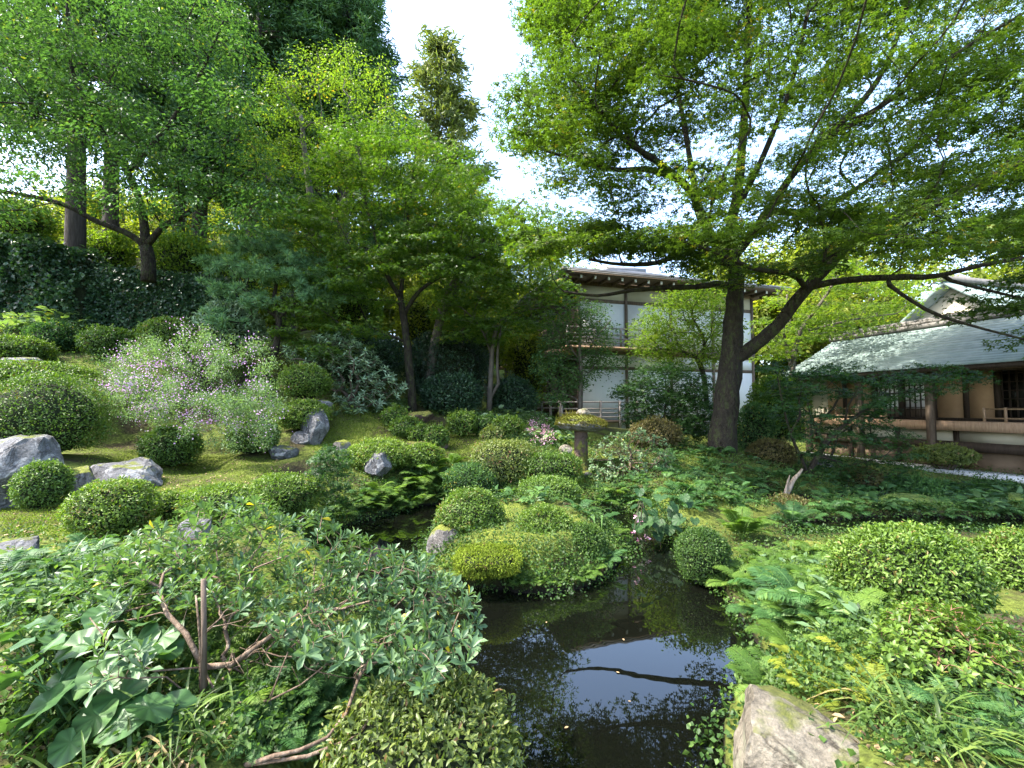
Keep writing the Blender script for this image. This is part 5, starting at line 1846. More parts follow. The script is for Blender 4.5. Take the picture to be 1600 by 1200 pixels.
pa, pb_ = P(-30, 508, 12.4), P(118, 508, 12.8)
hedge('ivy_hedge', 'tall dark hedge overgrown with ivy at the left edge', 'hedge', pa, pb_, (2.75, 2.35), 1.1, .13, 9500, 'hedge', .3)
pa, pb_ = P(105, 512, 13.2), P(345, 520, 13.9)
hedge('clipped_hedge', 'long dark clipped hedge behind the bush clover, right of the ivy', 'hedge', pa, pb_, (2.0, 1.85), 1.0, .1, 14000, 'hedge', .12)


# ------------------------------------------------------------------ bush clover with purple flowers
def bush_clover():
    c = P(285, 660, 7.9)
    g = gz(c[0], c[1])
    base = np.array([c[0], c[1], g])
    root = thing('bush_clover', 'sprawling bush clover with arching sprays of small purple flowers', 'flowering shrub', base)
    poly = [(120, 640), (140, 590), (200, 550), (270, 520), (340, 510), (400, 535), (430, 580), (432, 640), (410, 690), (370, 690), (330, 650), (250, 660), (190, 640)]
    tips = np.vstack([sample_px(poly, 150, 6.9, 8.7, (), .1), sample_px([(130, 620), (430, 620), (420, 690), (370, 705), (250, 668)], 34, 6.8, 7.4, (), .1)])
    lim = [(np.array([base + [0, 0, -.05], base + [.02, 0, .3], base + [.0, .03, .6]]), .04, .02)]
    wood, twig, nodes = grow(lim, tips, .16, .0022, .5, .12, -.25, .15, 4)
    wood.build('stems', M['twig_dark'], root)
    twig.build('branches', M['twig_dark'], root, kind='stuff')
    mb, fl = MB(), MB()
    n = 230
    k = np.repeat(np.arange(len(tips)), n)
    m = len(k)
    out = unit((tips - base) * [1, 1, .25])
    s = rng.uniform(-.35, .55, m)
    p = tips[k] + out[k] * (s * .45)[:, None] + rng.normal(size=(m, 3)) * .075 + np.array([0, 0, 1]) * (-.22 * np.maximum(s, 0) ** 2)[:, None]
    leaves(mb, T_kite(.6, .06, .06), p, unit(out[k] * .6 + rng.normal(size=(m, 3))), unit(rng.normal(size=(m, 3)) * .5 + [0, 0, 1]), rng.uniform(.022, .042, m), np.clip(rng.beta(2, 2, m) + rng.uniform(-.15, .15, len(tips))[k], 0, 1))
    mb.build('foliage', M['hagi'], root, kind='stuff')
    hot = [P(250, 635, 7.0), P(275, 622, 7.0), P(250, 570, 7.2), P(175, 605, 7.0), P(200, 607, 7.0), P(295, 648, 6.9), P(325, 658, 6.95), P(185, 560, 7.3), P(290, 600, 7.1), P(365, 665, 6.95), P(240, 632, 6.95),
           P(370, 565, 7.3), P(125, 600, 7.2), P(215, 570, 7.3), P(310, 560, 7.4), P(400, 600, 7.3)]
    hp = np.repeat(np.array(hot), 46, 0)
    hp = hp + rng.normal(size=hp.shape) * [.1, .1, .055]
    tp = np.repeat(tips[rng.choice(len(tips), 120)], 20, 0)
    tp = tp + rng.normal(size=tp.shape) * .13 + [0, -.06, .05]
    fp = np.vstack([hp, tp])
    leaves(fl, T_kite(.8, .2, 0), fp, rvec(len(fp)), rvec(len(fp)), rng.uniform(.02, .04, len(fp)), np.r_[rng.uniform(0, .7, len(hp)), rng.uniform(.5, 1, len(tp))])
    fl.build('flowers', M['purple'], root, kind='stuff')


bush_clover()


# ------------------------------------------------------------------ shrubs whose leaves stand in whorls
def whorl_shrub(name, label, base, poly, ntips, dlo, dhi, leaf, nl, mat, bark='twig', rtip=.004, stems=1, keep_leaf=0, mind=.06, up=.55, expo=.45, plen=.25, jit=.16, holes=(), limbs=None, ratio=T_ell(.34, .07, .18), grp=None, cat='shrub', dome=None, dfun=None, bare=None):
    base = np.asarray(base, float)
    root = thing(name, label, cat, base, grp)
    tips = sample_px(poly, ntips, dlo, dhi, holes, mind, dfun=dfun)
    if dome is not None:
        tips = np.vstack([tips, dome])
    if limbs is None:
        limbs = [(np.array([base + [0, 0, -.08], base + [.01, 0, .12], base + [0, .02, .26]]), rtip * 7, rtip * 5)]
    wood, twig, nodes = grow(limbs, tips if bare is None else np.vstack([tips, bare]), .12 if dhi < 5 else .22, rtip, expo, jit, .05, plen, 6)
    wood.build('trunk', M[bark], root, smooth=True)
    twig.build('branches', M[bark], root, smooth=True, kind='stuff')
    k = np.repeat(np.arange(len(tips)), nl)
    m = len(k)
    axis = unit(unit((tips - base) * [1, 1, .4]) * (1 - up) + np.array([0, -.06, up]) + rng.normal(size=(len(tips), 3)) * .22)
    j = np.tile(np.arange(nl), len(tips))
    th = j * 2.399 + rng.uniform(0, 6.28, len(tips))[k]
    ref = unit(np.cross(axis, [0.31, .22, .1]))
    bi = np.cross(axis, ref)
    elev = np.radians(62 - 58 * (j / nl) + rng.normal(size=m) * 13)
    rad = ref[k] * np.cos(th)[:, None] + bi[k] * np.sin(th)[:, None]
    elev = elev[::-1] if False else elev
    d = unit(rad * np.cos(elev)[:, None] + axis[k] * np.sin(elev)[:, None])
    nrm = unit(axis[k] * np.cos(elev)[:, None] - rad * np.sin(elev)[:, None] + rng.normal(size=(m, 3)) * .18)
    pos = tips[k] - axis[k] * (j / nl * leaf * .35)[:, None]
    sz = leaf * rng.uniform(.6, 1.15, m) * (.65 + .35 * (j / nl))
    tone = np.clip(rng.beta(2, 2, m) * .8 + rng.uniform(-.12, .2, len(tips))[k], 0, .93)
    tone = np.where(rng.uniform(size=m) < .008, 1, tone)
    if keep_leaf:
        # the leaves that show largest are objects of their own
        px, py = PX(pos)
        dist = np.linalg.norm(pos - [0, 0, H], axis=1)
        vis = (px > 0) & (px < 1600) & (py > 0) & (py < 1195)
        order = np.argsort(np.where(vis, dist, 99) / sz * .1)
        own = order[:keep_leaf]
        fr = frames(d, nrm)
        tv, tf = ratio
        meshes = []
        for q in range(10):
            mb = MB()
            mb.add(tv * [1, rng.uniform(.85, 1.15), rng.uniform(.6, 1.5)], tris=tf, rnd=[.2 + q * .07] * len(tv))
            meshes.append(mb.mesh('leaf', M[mat], smooth=False))
        for i in own:
            o = bpy.data.objects.new('leaf', meshes[1.0 and int(np.clip(tone[i] * 9.9, 0, 9))])
            mt_ = Matrix(((*(fr[i].T[0] * sz[i]), pos[i, 0]), (*(fr[i].T[1] * sz[i]), pos[i, 1]), (*(fr[i].T[2] * sz[i]), pos[i, 2]), (0, 0, 0, 1)))
            COL.objects.link(o)
            o.parent = root
            o.matrix_parent_inverse = root.matrix_basis.inverted()
            o.matrix_basis = mt_
        rest = np.setdiff1d(np.arange(m), own)
    else:
        rest = np.arange(m)
    mb = MB()
    leaves(mb, ratio, pos[rest], d[rest], nrm[rest], sz[rest], tone[rest])
    mb.build('foliage', M[mat], root, kind='stuff')
    return root


rp = P(545, 640, 11.8)
whorl_shrub('rhododendron', 'wide rhododendron with narrow grey green leaves behind the clipped ball', [rp[0], rp[1], gz(rp[0], rp[1])],
            [(440, 545), (470, 528), (540, 520), (580, 545), (610, 580), (636, 605), (600, 640), (545, 645), (510, 610), (450, 570)], 330, 10.9, 12.6, .2, 9, 'rhodo', 'twig_dark', .006, mind=.1, ratio=T_kite(.24, .05, .2))

# loose azaleas: right of the lantern, and on the right bank
ab = P(985, 745, 8.4)
whorl_shrub('azalea_bush', 'loose leafy azalea to the right of the stone lantern', [ab[0], ab[1], gz(ab[0], ab[1])],
            [(915, 745), (920, 700), (950, 678), (1000, 670), (1045, 690), (1056, 725), (1030, 755), (980, 765), (940, 760)], 300, 7.8, 8.9, .1, 8, 'azalea', 'twig', .004, mind=.07, ratio=T_ell(.4, .07, .18))
ab = P(1480, 1100, 3.1)
rb_poly = [(1360, 1010), (1370, 960), (1420, 935), (1500, 945), (1560, 975), (1620, 1010), (1620, 1080), (1560, 1085), (1480, 1050), (1400, 1050)]
whorl_shrub('azalea_bush', 'loose reddish stemmed azalea in front of the big clipped dome', [ab[0], ab[1], ab[2]], rb_poly, 620, 2.8, 3.6, .055, 9, 'box', 'twig_red', .0016, mind=.03, ratio=T_ell(.42, .07, .18),
            dfun=lambda x, y: 3.5 - (y - 935) / 150 * .6 + rng.uniform(-.25, .25))

# the leggy azalea in the foreground
az_b = np.array([*P(318, 1070, 2.55)[:2], 0])
az_b[2] = P(318, 1085, 2.55)[2]
azl_ = [
    (np.vstack([[az_b + [0, .02, -.3]], pp((318, 1060, 2.55), (312, 990, 2.5), (306, 930, 2.55))]), .024, .012),
    (pp((316, 1045, 2.55), (255, 1050, 2.45), (215, 1040, 2.4), (170, 1010, 2.4), (140, 965, 2.4)), .014, .007),
    (pp((314, 1030, 2.55), (290, 990, 2.6), (262, 960, 2.7), (250, 930, 2.8)), .014, .007),
    (pp((318, 1060, 2.55), (350, 1050, 2.6), (390, 1010, 2.65), (440, 985, 2.7), (480, 950, 2.8)), .016, .008),
    (pp((318, 1068, 2.55), (345, 1100, 2.5), (420, 1095, 2.45), (470, 1070, 2.5), (520, 1030, 2.6), (560, 1000, 2.7)), .015, .006),
    (pp((300, 1230, 2.3), (400, 1190, 2.2), (440, 1178, 2.2), (490, 1165, 2.25), (535, 1130, 2.35), (555, 1070, 2.45), (590, 1010, 2.6)), .022, .008),
    (pp((395, 1190, 2.2), (480, 1182, 2.2), (560, 1150, 2.3), (600, 1090, 2.45)), .016, .007),
    (pp((400, 1050, 2.5), (470, 1000, 2.6), (540, 940, 2.8), (590, 900, 3.0)), .012, .006),
    (pp((600, 1085, 2.45), (660, 1050, 2.5), (700, 1000, 2.6), (720, 950, 2.7)), .008, .004),
    (pp((318, 1075, 2.55), (260, 1058, 2.4), (200, 1060, 2.3), (140, 1052, 2.25)), .01, .005),
]
azl = [(a, b * .36, c * .36) for a, b, c in azl_]
az_poly = [(90, 945), (110, 880), (190, 850), (240, 815), (330, 785), (400, 775), (440, 805), (500, 800), (560, 830), (600, 845), (660, 870), (740, 930), (752, 985), (725, 1050), (660, 1080), (590, 1030), (520, 1040), (440, 1010), (380, 960), (300, 950), (230, 960), (150, 1010)]
az_bare = sample_px([(330, 960), (400, 920), (600, 960), (680, 1020), (560, 1080), (420, 1090), (340, 1040)], 90, 2.3, 3.0, (), .04)
az_dome = sample_px([(110, 1030), (180, 985), (260, 1000), (200, 1080), (120, 1080)], 14, 2.1, 2.5, (), .05)
whorl_shrub('azalea_bush', 'leggy azalea with bare twisting stems and leaf whorls in the left foreground', az_b, az_poly, 740, 2.3, 3.6, .084, 9, 'azalea', 'twig', .0013, bare=az_bare, ratio=T_obo(.34), keep_leaf=300, mind=.03, limbs=azl, dome=az_dome, dfun=lambda x, y: 3.75 - (y - 780) / 260 * 1.3 + rng.uniform(-.3, .3), expo=.42, jit=.2, plen=.3)

# the wooden stake that props it
mb = MB()
tube(mb, [P(318, 1120, 2.5), P(319, 1000, 2.5), P(318, 905, 2.5)], [.012, .012, .011], 10, rough=.03)
tag(mb.build('stake', M['wood'], smooth=True), 'upright wooden stake tied beside the stem of the leggy azalea', 'stake')


# ------------------------------------------------------------------ ferns
def frond_mesh(L, pairs, w, arch, mat, seed, two=False):
    rs = np.random.default_rng(seed)
    mb = MB()
    s = np.linspace(0, 1, 12)
    x = L * np.sin(s * arch) / arch
    z = L * (.75 * s - .72 * s ** 2 * arch / 1.3)
    rach = np.c_[x, .03 * L * np.sin(s * 3 + seed), z]
    tube(mb, rach, np.linspace(.0045, .001, 12) * L * 2, 4, cap=False)
    t = (np.arange(pairs) + .8) / (pairs + .3)
    t = .12 + .88 * t
    c = np.c_[np.interp(t, s, rach[:, 0]), np.interp(t, s, rach[:, 1]), np.interp(t, s, rach[:, 2])]
    tg = unit(np.c_[np.interp(t, s, np.gradient(rach[:, 0], s)), np.interp(t, s, np.gradient(rach[:, 1], s)), np.interp(t, s, np.gradient(rach[:, 2], s))])
    ln = w * L * np.sin(np.clip(t * 1.05, 0, 1) * math.pi * .88 + .33) ** .8 * (1 - .1 * t)
    side = np.array([0, 1.0, 0])
    for sg in (-1, 1):
        d = unit(side * sg + tg * .42 + np.array([0, 0, -.12]) + rs.normal(size=(pairs, 3)) * .06)
        n = unit(np.cross(tg, side * 1.0) * 1 + rs.normal(size=(pairs, 3)) * .1)
        n = np.where(n[:, 2:] < 0, -n, n)
        if two:
            for q in range(5):
                u = (q + .4) / 5
                base = c + d * (ln * u)[:, None]
                for s2 in (-1, 1):
                    d2 = unit(d * .55 + s2 * tg * .9)
                    leaves(mb, T_kite(.5, .05, .05), base, d2, n, ln * .34 * (1 - u * .75), np.clip(.25 + .5 * t + rs.normal(size=pairs) * .12, 0, 1))
            leaves(mb, T_kite(.12, .02, .05), c, d, n, ln, np.clip(.5 + 0 * t, 0, 1))
        else:
            leaves(mb, T_kite(.24, .03, .1), c, d, n, ln, np.clip(.2 + .55 * t + rs.normal(size=pairs) * .12, 0, 1))
    return mb.mesh('frond', mat)


FR = {}
for key, mt_ in (('fern', 'fern'), ('fern_yellow', 'fern_yellow'), ('fern_dark', 'fern_dark')):
    FR[key] = [frond_mesh(1.0, 20, .24, 1.25, M[mt_], q, two=(q % 2 == 0)) for q in range(4)]


def fern(px, py, size, label, group, kind='fern', n=9, p=None, spread=1.0, up=.0, cat='fern'):
    """a crown of arching fronds; size in metres"""
    if p is None:
        q = on_ground([px], [py])[0]
        if np.isnan(q[0]):
            return
        p = q
    root = thing('fern', label, cat, p, group)
    for k in range(n):
        o = bpy.data.objects.new('frond', FR[kind][int(rng.integers(4))])
        COL.objects.link(o)
        o.parent = root
        s = size * rng.uniform(.7, 1.15)
        o.scale = (s * spread, s, s * rng.uniform(.7, 1.15))
        o.rotation_euler = (rng.normal() * .15, rng.uniform(-.45, .15) - up, k * 2.399 + rng.normal() * .2)
    return root


ORD = ['leftmost', 'second from left', 'third from left', 'fourth from left', 'fifth from left', 'sixth from left', 'seventh from left', 'eighth from left', 'ninth from left', 'tenth from left', 'eleventh from left', 'twelfth from left']


def named(pts, label):
    """plants of a small patch told apart by their order across the picture"""
    if not len(pts) or len(pts) > 13 or len(pts) == 1:
        return [(p, label) for p in pts]
    o = np.argsort(PX(np.array(pts))[0])
    w = ORD[:len(pts) - 1] + ['rightmost']
    return [(pts[i], label + ', ' + w[k]) for k, i in enumerate(o)]


def fern_patch(poly, n, size, label, group, kind='fern', nf=7, mind=.15, cat='fern', far=14, up=.22):
    pts = []
    for p in sample_ground(poly, n * 4, far):
        if len(pts) >= n:
            break
        if pts and np.min(np.linalg.norm(np.array(pts) - p, axis=1)) < mind:
            continue
        pts.append(p)
    for p, lb in named(pts, label):
        fern(0, 0, size * rng.uniform(.75, 1.25), lb, group, kind, nf, p=p)


fern_patch([(540, 795), (600, 765), (700, 725), (740, 760), (700, 785), (620, 805)], 26, .55, 'light green fern on the far bank overhanging the dark inlet', 'ferns on the far bank', 'fern', 8)
fern_patch([(490, 800), (560, 770), (600, 790), (560, 830), (500, 830)], 7, .36, 'fern on the bank between the seedling and the dark inlet', 'ferns by the inlet', 'fern_dark', 8)
fern_patch([(640, 735), (760, 720), (790, 760), (700, 770)], 5, .36, 'fern in front of the boxy clipped shrub', 'ferns by the boxy shrub', 'fern', 7)
for q in [(940, 815, .42, 'middle of the tip'), (960, 840, .34, 'furthest right'), (945, 878, .4, 'lowest, over the water'), (905, 800, .38, 'highest, at the back')]:
    fern(q[0], q[1], q[2], 'arching fern on the right tip of the island, ' + q[3], 'ferns on the island', 'fern_dark' if q[0] < 950 else 'fern', 9)
for q in [(718, 900, .16, 'leftmost'), (830, 900, .2, 'rightmost'), (780, 860, .2, 'behind the moss cushion'), (800, 900, .16, 'below the moss cushion')]:
    fern(q[0], q[1], q[2], 'small fern on the front edge of the island, ' + q[3], 'small ferns on the island front', 'fern', 7)
fern(1160, 842, .8, 'large feathery fern standing on the right bank by the narrow water', None, 'fern', 13, up=.35)
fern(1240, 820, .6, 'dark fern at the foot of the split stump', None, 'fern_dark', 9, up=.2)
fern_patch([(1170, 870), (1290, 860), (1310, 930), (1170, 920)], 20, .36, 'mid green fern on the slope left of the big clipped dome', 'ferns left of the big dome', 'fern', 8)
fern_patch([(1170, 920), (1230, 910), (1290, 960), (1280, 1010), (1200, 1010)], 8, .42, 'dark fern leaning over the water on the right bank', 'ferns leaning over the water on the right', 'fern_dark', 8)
fern_patch([(1260, 930), (1370, 970), (1360, 1040), (1270, 1030)], 9, .36, 'fern between the big clipped dome and the loose azalea', 'ferns before the big dome', 'fern', 7)
fern_patch([(1230, 1030), (1370, 1040), (1390, 1100), (1260, 1090)], 9, .26, 'yellow green fern above the buff boulder', 'yellow ferns by the boulder', 'fern_yellow', 7)
fern_patch([(1420, 1060), (1600, 1060), (1600, 1180), (1500, 1190)], 6, .3, 'fern in the lower right corner', 'ferns in the lower right corner', 'fern_dark', 7)
fern_patch([(380, 1080), (640, 1030), (660, 1130), (420, 1180)], 30, .26, 'dark fern under the bare stems of the leggy azalea', 'ferns under the leggy azalea', 'fern_dark', 8, .08)
fern_patch([(330, 1000), (420, 990), (400, 1120), (330, 1120)], 6, .3, 'fern hanging beside the wooden stake', 'ferns by the stake', 'fern', 8, .08)
fern_patch([(0, 860), (160, 850), (180, 930), (0, 970)], 18, .3, 'fern at the left edge below the flat pale rock', 'ferns at the left edge', 'fern_dark', 8, .1)
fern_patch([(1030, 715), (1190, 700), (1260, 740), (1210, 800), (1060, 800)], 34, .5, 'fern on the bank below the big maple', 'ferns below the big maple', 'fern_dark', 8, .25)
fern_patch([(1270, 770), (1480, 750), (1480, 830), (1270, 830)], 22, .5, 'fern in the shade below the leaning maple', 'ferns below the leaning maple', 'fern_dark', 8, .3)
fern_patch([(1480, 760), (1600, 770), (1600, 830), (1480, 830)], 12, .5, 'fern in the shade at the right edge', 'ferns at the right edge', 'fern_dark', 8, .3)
fern_patch([(890, 740), (1010, 740), (1020, 800), (910, 800)], 14, .36, 'long leaved fern at the back of the island water', 'ferns behind the island', 'fern_dark', 8, .15)


# ------------------------------------------------------------------ strap leaved tufts
def blade(mb, base, ang, L, w, bend, tone, lift=1.1):
    s = np.linspace(0, 1, 7)
    dr = np.array([math.cos(ang), math.sin(ang), 0])
    sd_ = np.array([-dr[1], dr[0], 0])
    c = base + np.outer(L * (s * math.cos(lift) + bend * .5 * s ** 2), dr) + np.outer(L * (s * math.sin(lift) - bend * s ** 2.2), UZ)
    ww = w * np.sin(np.clip(s * .92 + .1, 0, 1) * math.pi) ** .55 * (1 - .4 * s)
    ww[-1] = .0004
    l_, r_ = c + sd_ * ww[:, None] / 2 + UZ * .15 * ww[:, None], c - sd_ * ww[:, None] / 2 + UZ * .15 * ww[:, None]
    v = np.empty((21, 3))
    v[0::3], v[1::3], v[2::3] = l_, c, r_
    q = []
    for i in range(6):
        a = i * 3
        q += [(a, a + 1, a + 4, a + 3), (a + 1, a + 2, a + 5, a + 4)]
    mb.add(v, quads=q, rnd=np.full(21, tone))


def tuft(px, py, n, L, w, label, group=None, own=False, p=None, mat='strap', dry=.12, cat='grass tuft', name='strap_leaf_plant', R=.08):
    if p is None:
        p = on_ground([px], [py])[0]
        if np.isnan(p[0]):
            return
    root = thing(name, label, cat, p, group)
    allb = MB()
    for k in range(n):
        mb = MB() if own else allb
        b = p + np.array([rng.normal() * R, rng.normal() * R, -.02])
        t = rng.uniform(.86, 1) if rng.uniform() < dry else rng.uniform(0, .82)
        blade(mb, b, rng.uniform(0, 6.28), L * rng.uniform(.6, 1.15), w * rng.uniform(.7, 1.3), rng.uniform(.35, .95) if t < .85 else rng.uniform(.9, 1.2), t, rng.uniform(.75, 1.4))
        if own:
            mb.build('blade', M[mat], root, smooth=True)
    if not own:
        allb.build('blades', M[mat], root, smooth=True, kind='stuff')
    return root


tuft(1440, 1150, 80, .46, .017, 'big arching tuft of strap leaves right of the buff boulder', own=True, R=.07)
tuft(1380, 1120, 46, .4, .014, 'narrower tuft of strap leaves and dry blades draped on the buff boulder', own=True, dry=.22, R=.06)
tuft(1530, 1185, 50, .42, .018, 'dark tuft of strap leaves in the lower right corner', own=True, R=.1)
tuft(215, 1180, 80, .38, .015, 'tuft of strap leaves with many dry brown blades at the bottom left', own=True, dry=.22, R=.1)
tuft(100, 1190, 36, .3, .018, 'bright broad bladed tuft in the bottom left corner', own=True, dry=.05, R=.1)
tuft(300, 1165, 44, .38, .012, 'thin bladed tuft leaning right beside the bare azalea stems', own=True, dry=.3, R=.06)
for p, lb in named(list(sample_ground([(120, 830), (330, 850), (330, 930), (130, 930)], 14, 8)), 'fine green grass tuft behind the leggy azalea'):
    tuft(0, 0, 26, .4, .01, lb, 'grass tufts behind the leggy azalea', p=p, dry=.03)
for p, lb in named(list(sample_ground([(1330, 960), (1400, 970), (1390, 1020), (1330, 1010)], 3, 8)), 'fine dark grass tuft left of the loose azalea'):
    tuft(0, 0, 60, .26, .004, lb, 'fine grass beside the loose azalea', p=p, dry=.03, mat='fern_dark')
for p, lb in named(list(sample_ground([(900, 770), (960, 780), (950, 812), (910, 812)], 5, 9)), 'broad strap leaved plant behind the island tip'):
    tuft(0, 0, 16, .34, .03, lb, 'strap leaved plants behind the island', p=p, dry=.0, mat='big')
for p, lb in named(list(sample_ground([(1140, 750), (1200, 740), (1210, 790), (1150, 790)], 4, 10)), 'pale strap leaved clump below the big maple'):
    tuft(0, 0, 20, .36, .028, lb, 'strap leaved clumps below the big maple', p=p, dry=.02, mat='big')
for p, lb in named(list(sample_ground([(650, 640), (740, 640), (740, 652), (650, 650)], 8, 16)), 'iris like tuft at the wood edge behind the moss slope'):
    tuft(0, 0, 22, .34, .03, lb, 'tufts at the edge of the wood', p=p, dry=.02)


# ------------------------------------------------------------------ plants with large single leaves
def heart_leaf(w=1.0, notch=.22, cup=.12, wav=.03, seed=0, holes=0):
    """a kidney shaped blade, stalk at the origin, tip towards +x; fine enough to show its ribs"""
    rs = np.random.default_rng(seed)
    na, nr = 36, 4
    th = np.linspace(-math.pi, math.pi, na + 1)
    rr = .62 * (1 - notch * np.exp(-((np.abs(th) - math.pi) / .35) ** 2) * 2.6) * (1 + .12 * np.exp(-(th / .5) ** 2)) * (1 + .03 * np.sin(th * 9 + seed))
    v = [(0, 0, 0)]
    for k in range(1, nr + 1):
        u = k / nr
        for t, r in zip(th, rr):
            x, y = r * u * math.cos(t), r * u * math.sin(t) * w
            rib = .022 * math.cos(t * 9) * u
            v.append((x, y, cup * u * u * (abs(math.sin(t)) - .3) - .22 * max(0, x) ** 2 + rib + wav * u * math.sin(3 * t + seed)))
    f, q = [], []
    for i in range(na):
        f.append((0, 1 + i, 2 + i))
    for k in range(nr - 1):
        a = 1 + k * (na + 1)
        b = a + na + 1
        for i in range(na):
            q.append((a + i, b + i, b + i + 1, a + i + 1))
    v = np.array(v) + [.0, 0, 0]
    return v, f, q


HL = [heart_leaf(1.0, .22, .1, .03, s) for s in range(3)] + [heart_leaf(.85, .16, .18, .05, s + 5) for s in range(3)]


def big_leaf_plant(name, label, px, py, specs, mat, cat='plant', group=None, base=None):
    """specs: (px, py, d, size, turn, tilt) of every blade"""
    if base is None:
        base = on_ground([px], [py])[0]
    root = thing(name, label, cat, base, group)
    meshes = []
    for v, f, q in HL:
        mb = MB()
        mb.add(v, tris=f, quads=q, rnd=np.clip(.38 + .3 * np.cos(9 * np.arctan2(v[:, 1], v[:, 0])) * np.hypot(v[:, 0], v[:, 1]) / .6 + .12 * vnoise(v * 9, 3), 0, 1))
        meshes.append(mb.mesh('leaf', M[mat], smooth=True))
    for k, (x, y, d, s, turn, tilt) in enumerate(specs):
        p = P(x, y, d)
        o = bpy.data.objects.new('leaf', meshes[k % len(meshes)])
        COL.objects.link(o)
        o.parent = root
        o.matrix_parent_inverse = root.matrix_basis.inverted()
        o.location = [float(c) for c in p]
        o.scale = (s, s, s)
        o.rotation_euler = (rng.normal() * .2, tilt, turn)
        mb = MB()
        b = np.asarray(base) + rng.normal(size=3) * [.05, .05, 0]
        tube(mb, spline([b, b * .5 + p * .5 + np.array([0, 0, .05]), p + [0, 0, -.002]], 6), np.linspace(.006, .0035, 6) * (s / .2), 5, cap=False)
        mb.build('stalk', M[mat], root, smooth=True)
    return root


sp = []
for x, y, d, s, turn, tilt in [(75, 1098, 2.15, .22, -2.2, .5), (190, 1085, 2.3, .18, -.6, .35), (265, 1110, 2.3, .2, -.4, .45), (60, 1020, 2.3, .21, 2.6, .3), (125, 1010, 2.45, .2, -2.6, .3), (20, 1060, 2.15, .2, 3.0, .5),
                               (10, 1130, 2.05, .17, 2.8, .5), (150, 1120, 2.2, .16, -1.6, .6), (95, 975, 2.6, .2, 2.2, .25), (30, 985, 2.5, .19, 2.9, .3), (165, 960, 2.65, .19, -1.2, .3), (215, 1000, 2.6, .2, -.9, .3),
                               (0, 1020, 2.2, .2, 3.1, .3), (60, 1150, 2.05, .14, -2.5, .6), (110, 1160, 2.1, .13, -1.4, .6), (240, 960, 2.9, .18, .5, .3), (160, 1050, 2.3, .19, -2.0, .4)]:
    sp.append((x, y, d, s * .82, turn, tilt))
for _ in range(22):
    x, y = rng.uniform(-20, 260), rng.uniform(930, 1130)
    sp.append((x, y, 2.75 - (y - 930) / 200 * .55 + rng.uniform(-.06, .1), rng.uniform(.1, .16), rng.uniform(-3.1, 3.1), rng.uniform(.2, .5)))
big_leaf_plant('leopard_plant', 'plant with large glossy kidney shaped leaves in the left foreground', 110, 1150, sp, 'big')
sp = []
for k in range(34):
    sp.append((rng.uniform(985, 1090), rng.uniform(768, 836), rng.uniform(5.95, 6.25), rng.uniform(.11, .18), rng.uniform(-3.1, .1), rng.uniform(.3, .9)))
big_leaf_plant('heart_leaf_plant', 'clump of dark heart shaped leaves hanging over the narrow water', 1040, 800, sp, 'hosta', base=np.array([*P(1045, 800, 6.25)[:2], .12]))
sp = []
for k in range(14):
    sp.append((rng.uniform(1090, 1160), rng.uniform(760, 800), rng.uniform(7.6, 8.2), rng.uniform(.12, .2), rng.uniform(-3.1, .1), rng.uniform(.2, .7)))
big_leaf_plant('heart_leaf_plant', 'lighter heart leaved clump behind the large feathery fern', 1120, 790, sp, 'big', base=np.array([*P(1120, 790, 8.0)[:2], .2]))


# pink flowers hanging over the water, and the pink patch left of the lantern
def pink(name, label, centres, n, r, leafn=0, size=.03, base=None):
    c = np.asarray(centres)
    root = thing(name, label, 'flower', c.mean(0) if base is None else base)
    st = MB()
    b = np.array(root.location)
    for q in c:
        tube(st, spline([b, (b + q) / 2 + [0, 0, .12], q], 6), .004, 4, cap=False)
    st.build('stems', M['twig_dark'], root)
    p = np.repeat(c, n, 0)
    p = p + rng.normal(size=p.shape) * r
    mb = MB()
    leaves(mb, T_kite(.75, .2, 0), p, rvec(len(p)), rvec(len(p)), size * rng.uniform(.6, 1.2, len(p)), rng.uniform(0, 1, len(p)))
    mb.build('petals', M['pink'], root, kind='stuff')


hb = P(1004, 785, 6.2)
pink('hanging_flower', 'hanging spray of pink begonia flowers over the narrow water', [P(993, 806, 6.0), P(1002, 822, 6.0), P(990, 832, 6.0), P(1008, 836, 6.0), P(1000, 843, 6.0), P(996, 815, 6.0), P(1012, 842, 6.0)], 6, .02, size=.035, base=hb)
cs = sample_ground([(822, 675), (850, 665), (872, 690), (870, 708), (835, 712)], 40, 16) + [0, 0, .28]
pink('flowering_plant', 'patch of pale pink flowers left of the stone lantern', cs, 9, .05, size=.045, base=P(850, 700, 9.8))
cs = np.array([P(1108, 760, 8.0), P(1092, 771, 7.9), P(1100, 790, 7.8), P(1115, 775, 8.0)])
pink('flowering_plant', 'few pink blooms among the leaves below the big maple', cs, 4, .025, size=.04, base=P(1105, 800, 8.1))


# the feathery seedling on the left bank
sb = on_ground([520], [775])[0]
st_t = sample_px([(480, 770), (490, 720), (520, 690), (550, 720), (556, 770), (520, 785)], 60, 6.0, 6.8, (), .06)
tree('maple_seedling', 'feathery young maple standing on the bank left of the wide clipped mound', [(np.array([sb + [0, 0, -.03], sb + [.01, 0, .3], sb + [.03, .02, .62]]), .012, .005)], st_t, 'twig_dark', 'maple_dark',
     dict(rx=.13, rz=.035, n=60, size=.045, tpl=MAPLE3, tilt=.35, droop=.3), step=.12, r_tip=.002, cat='sapling')


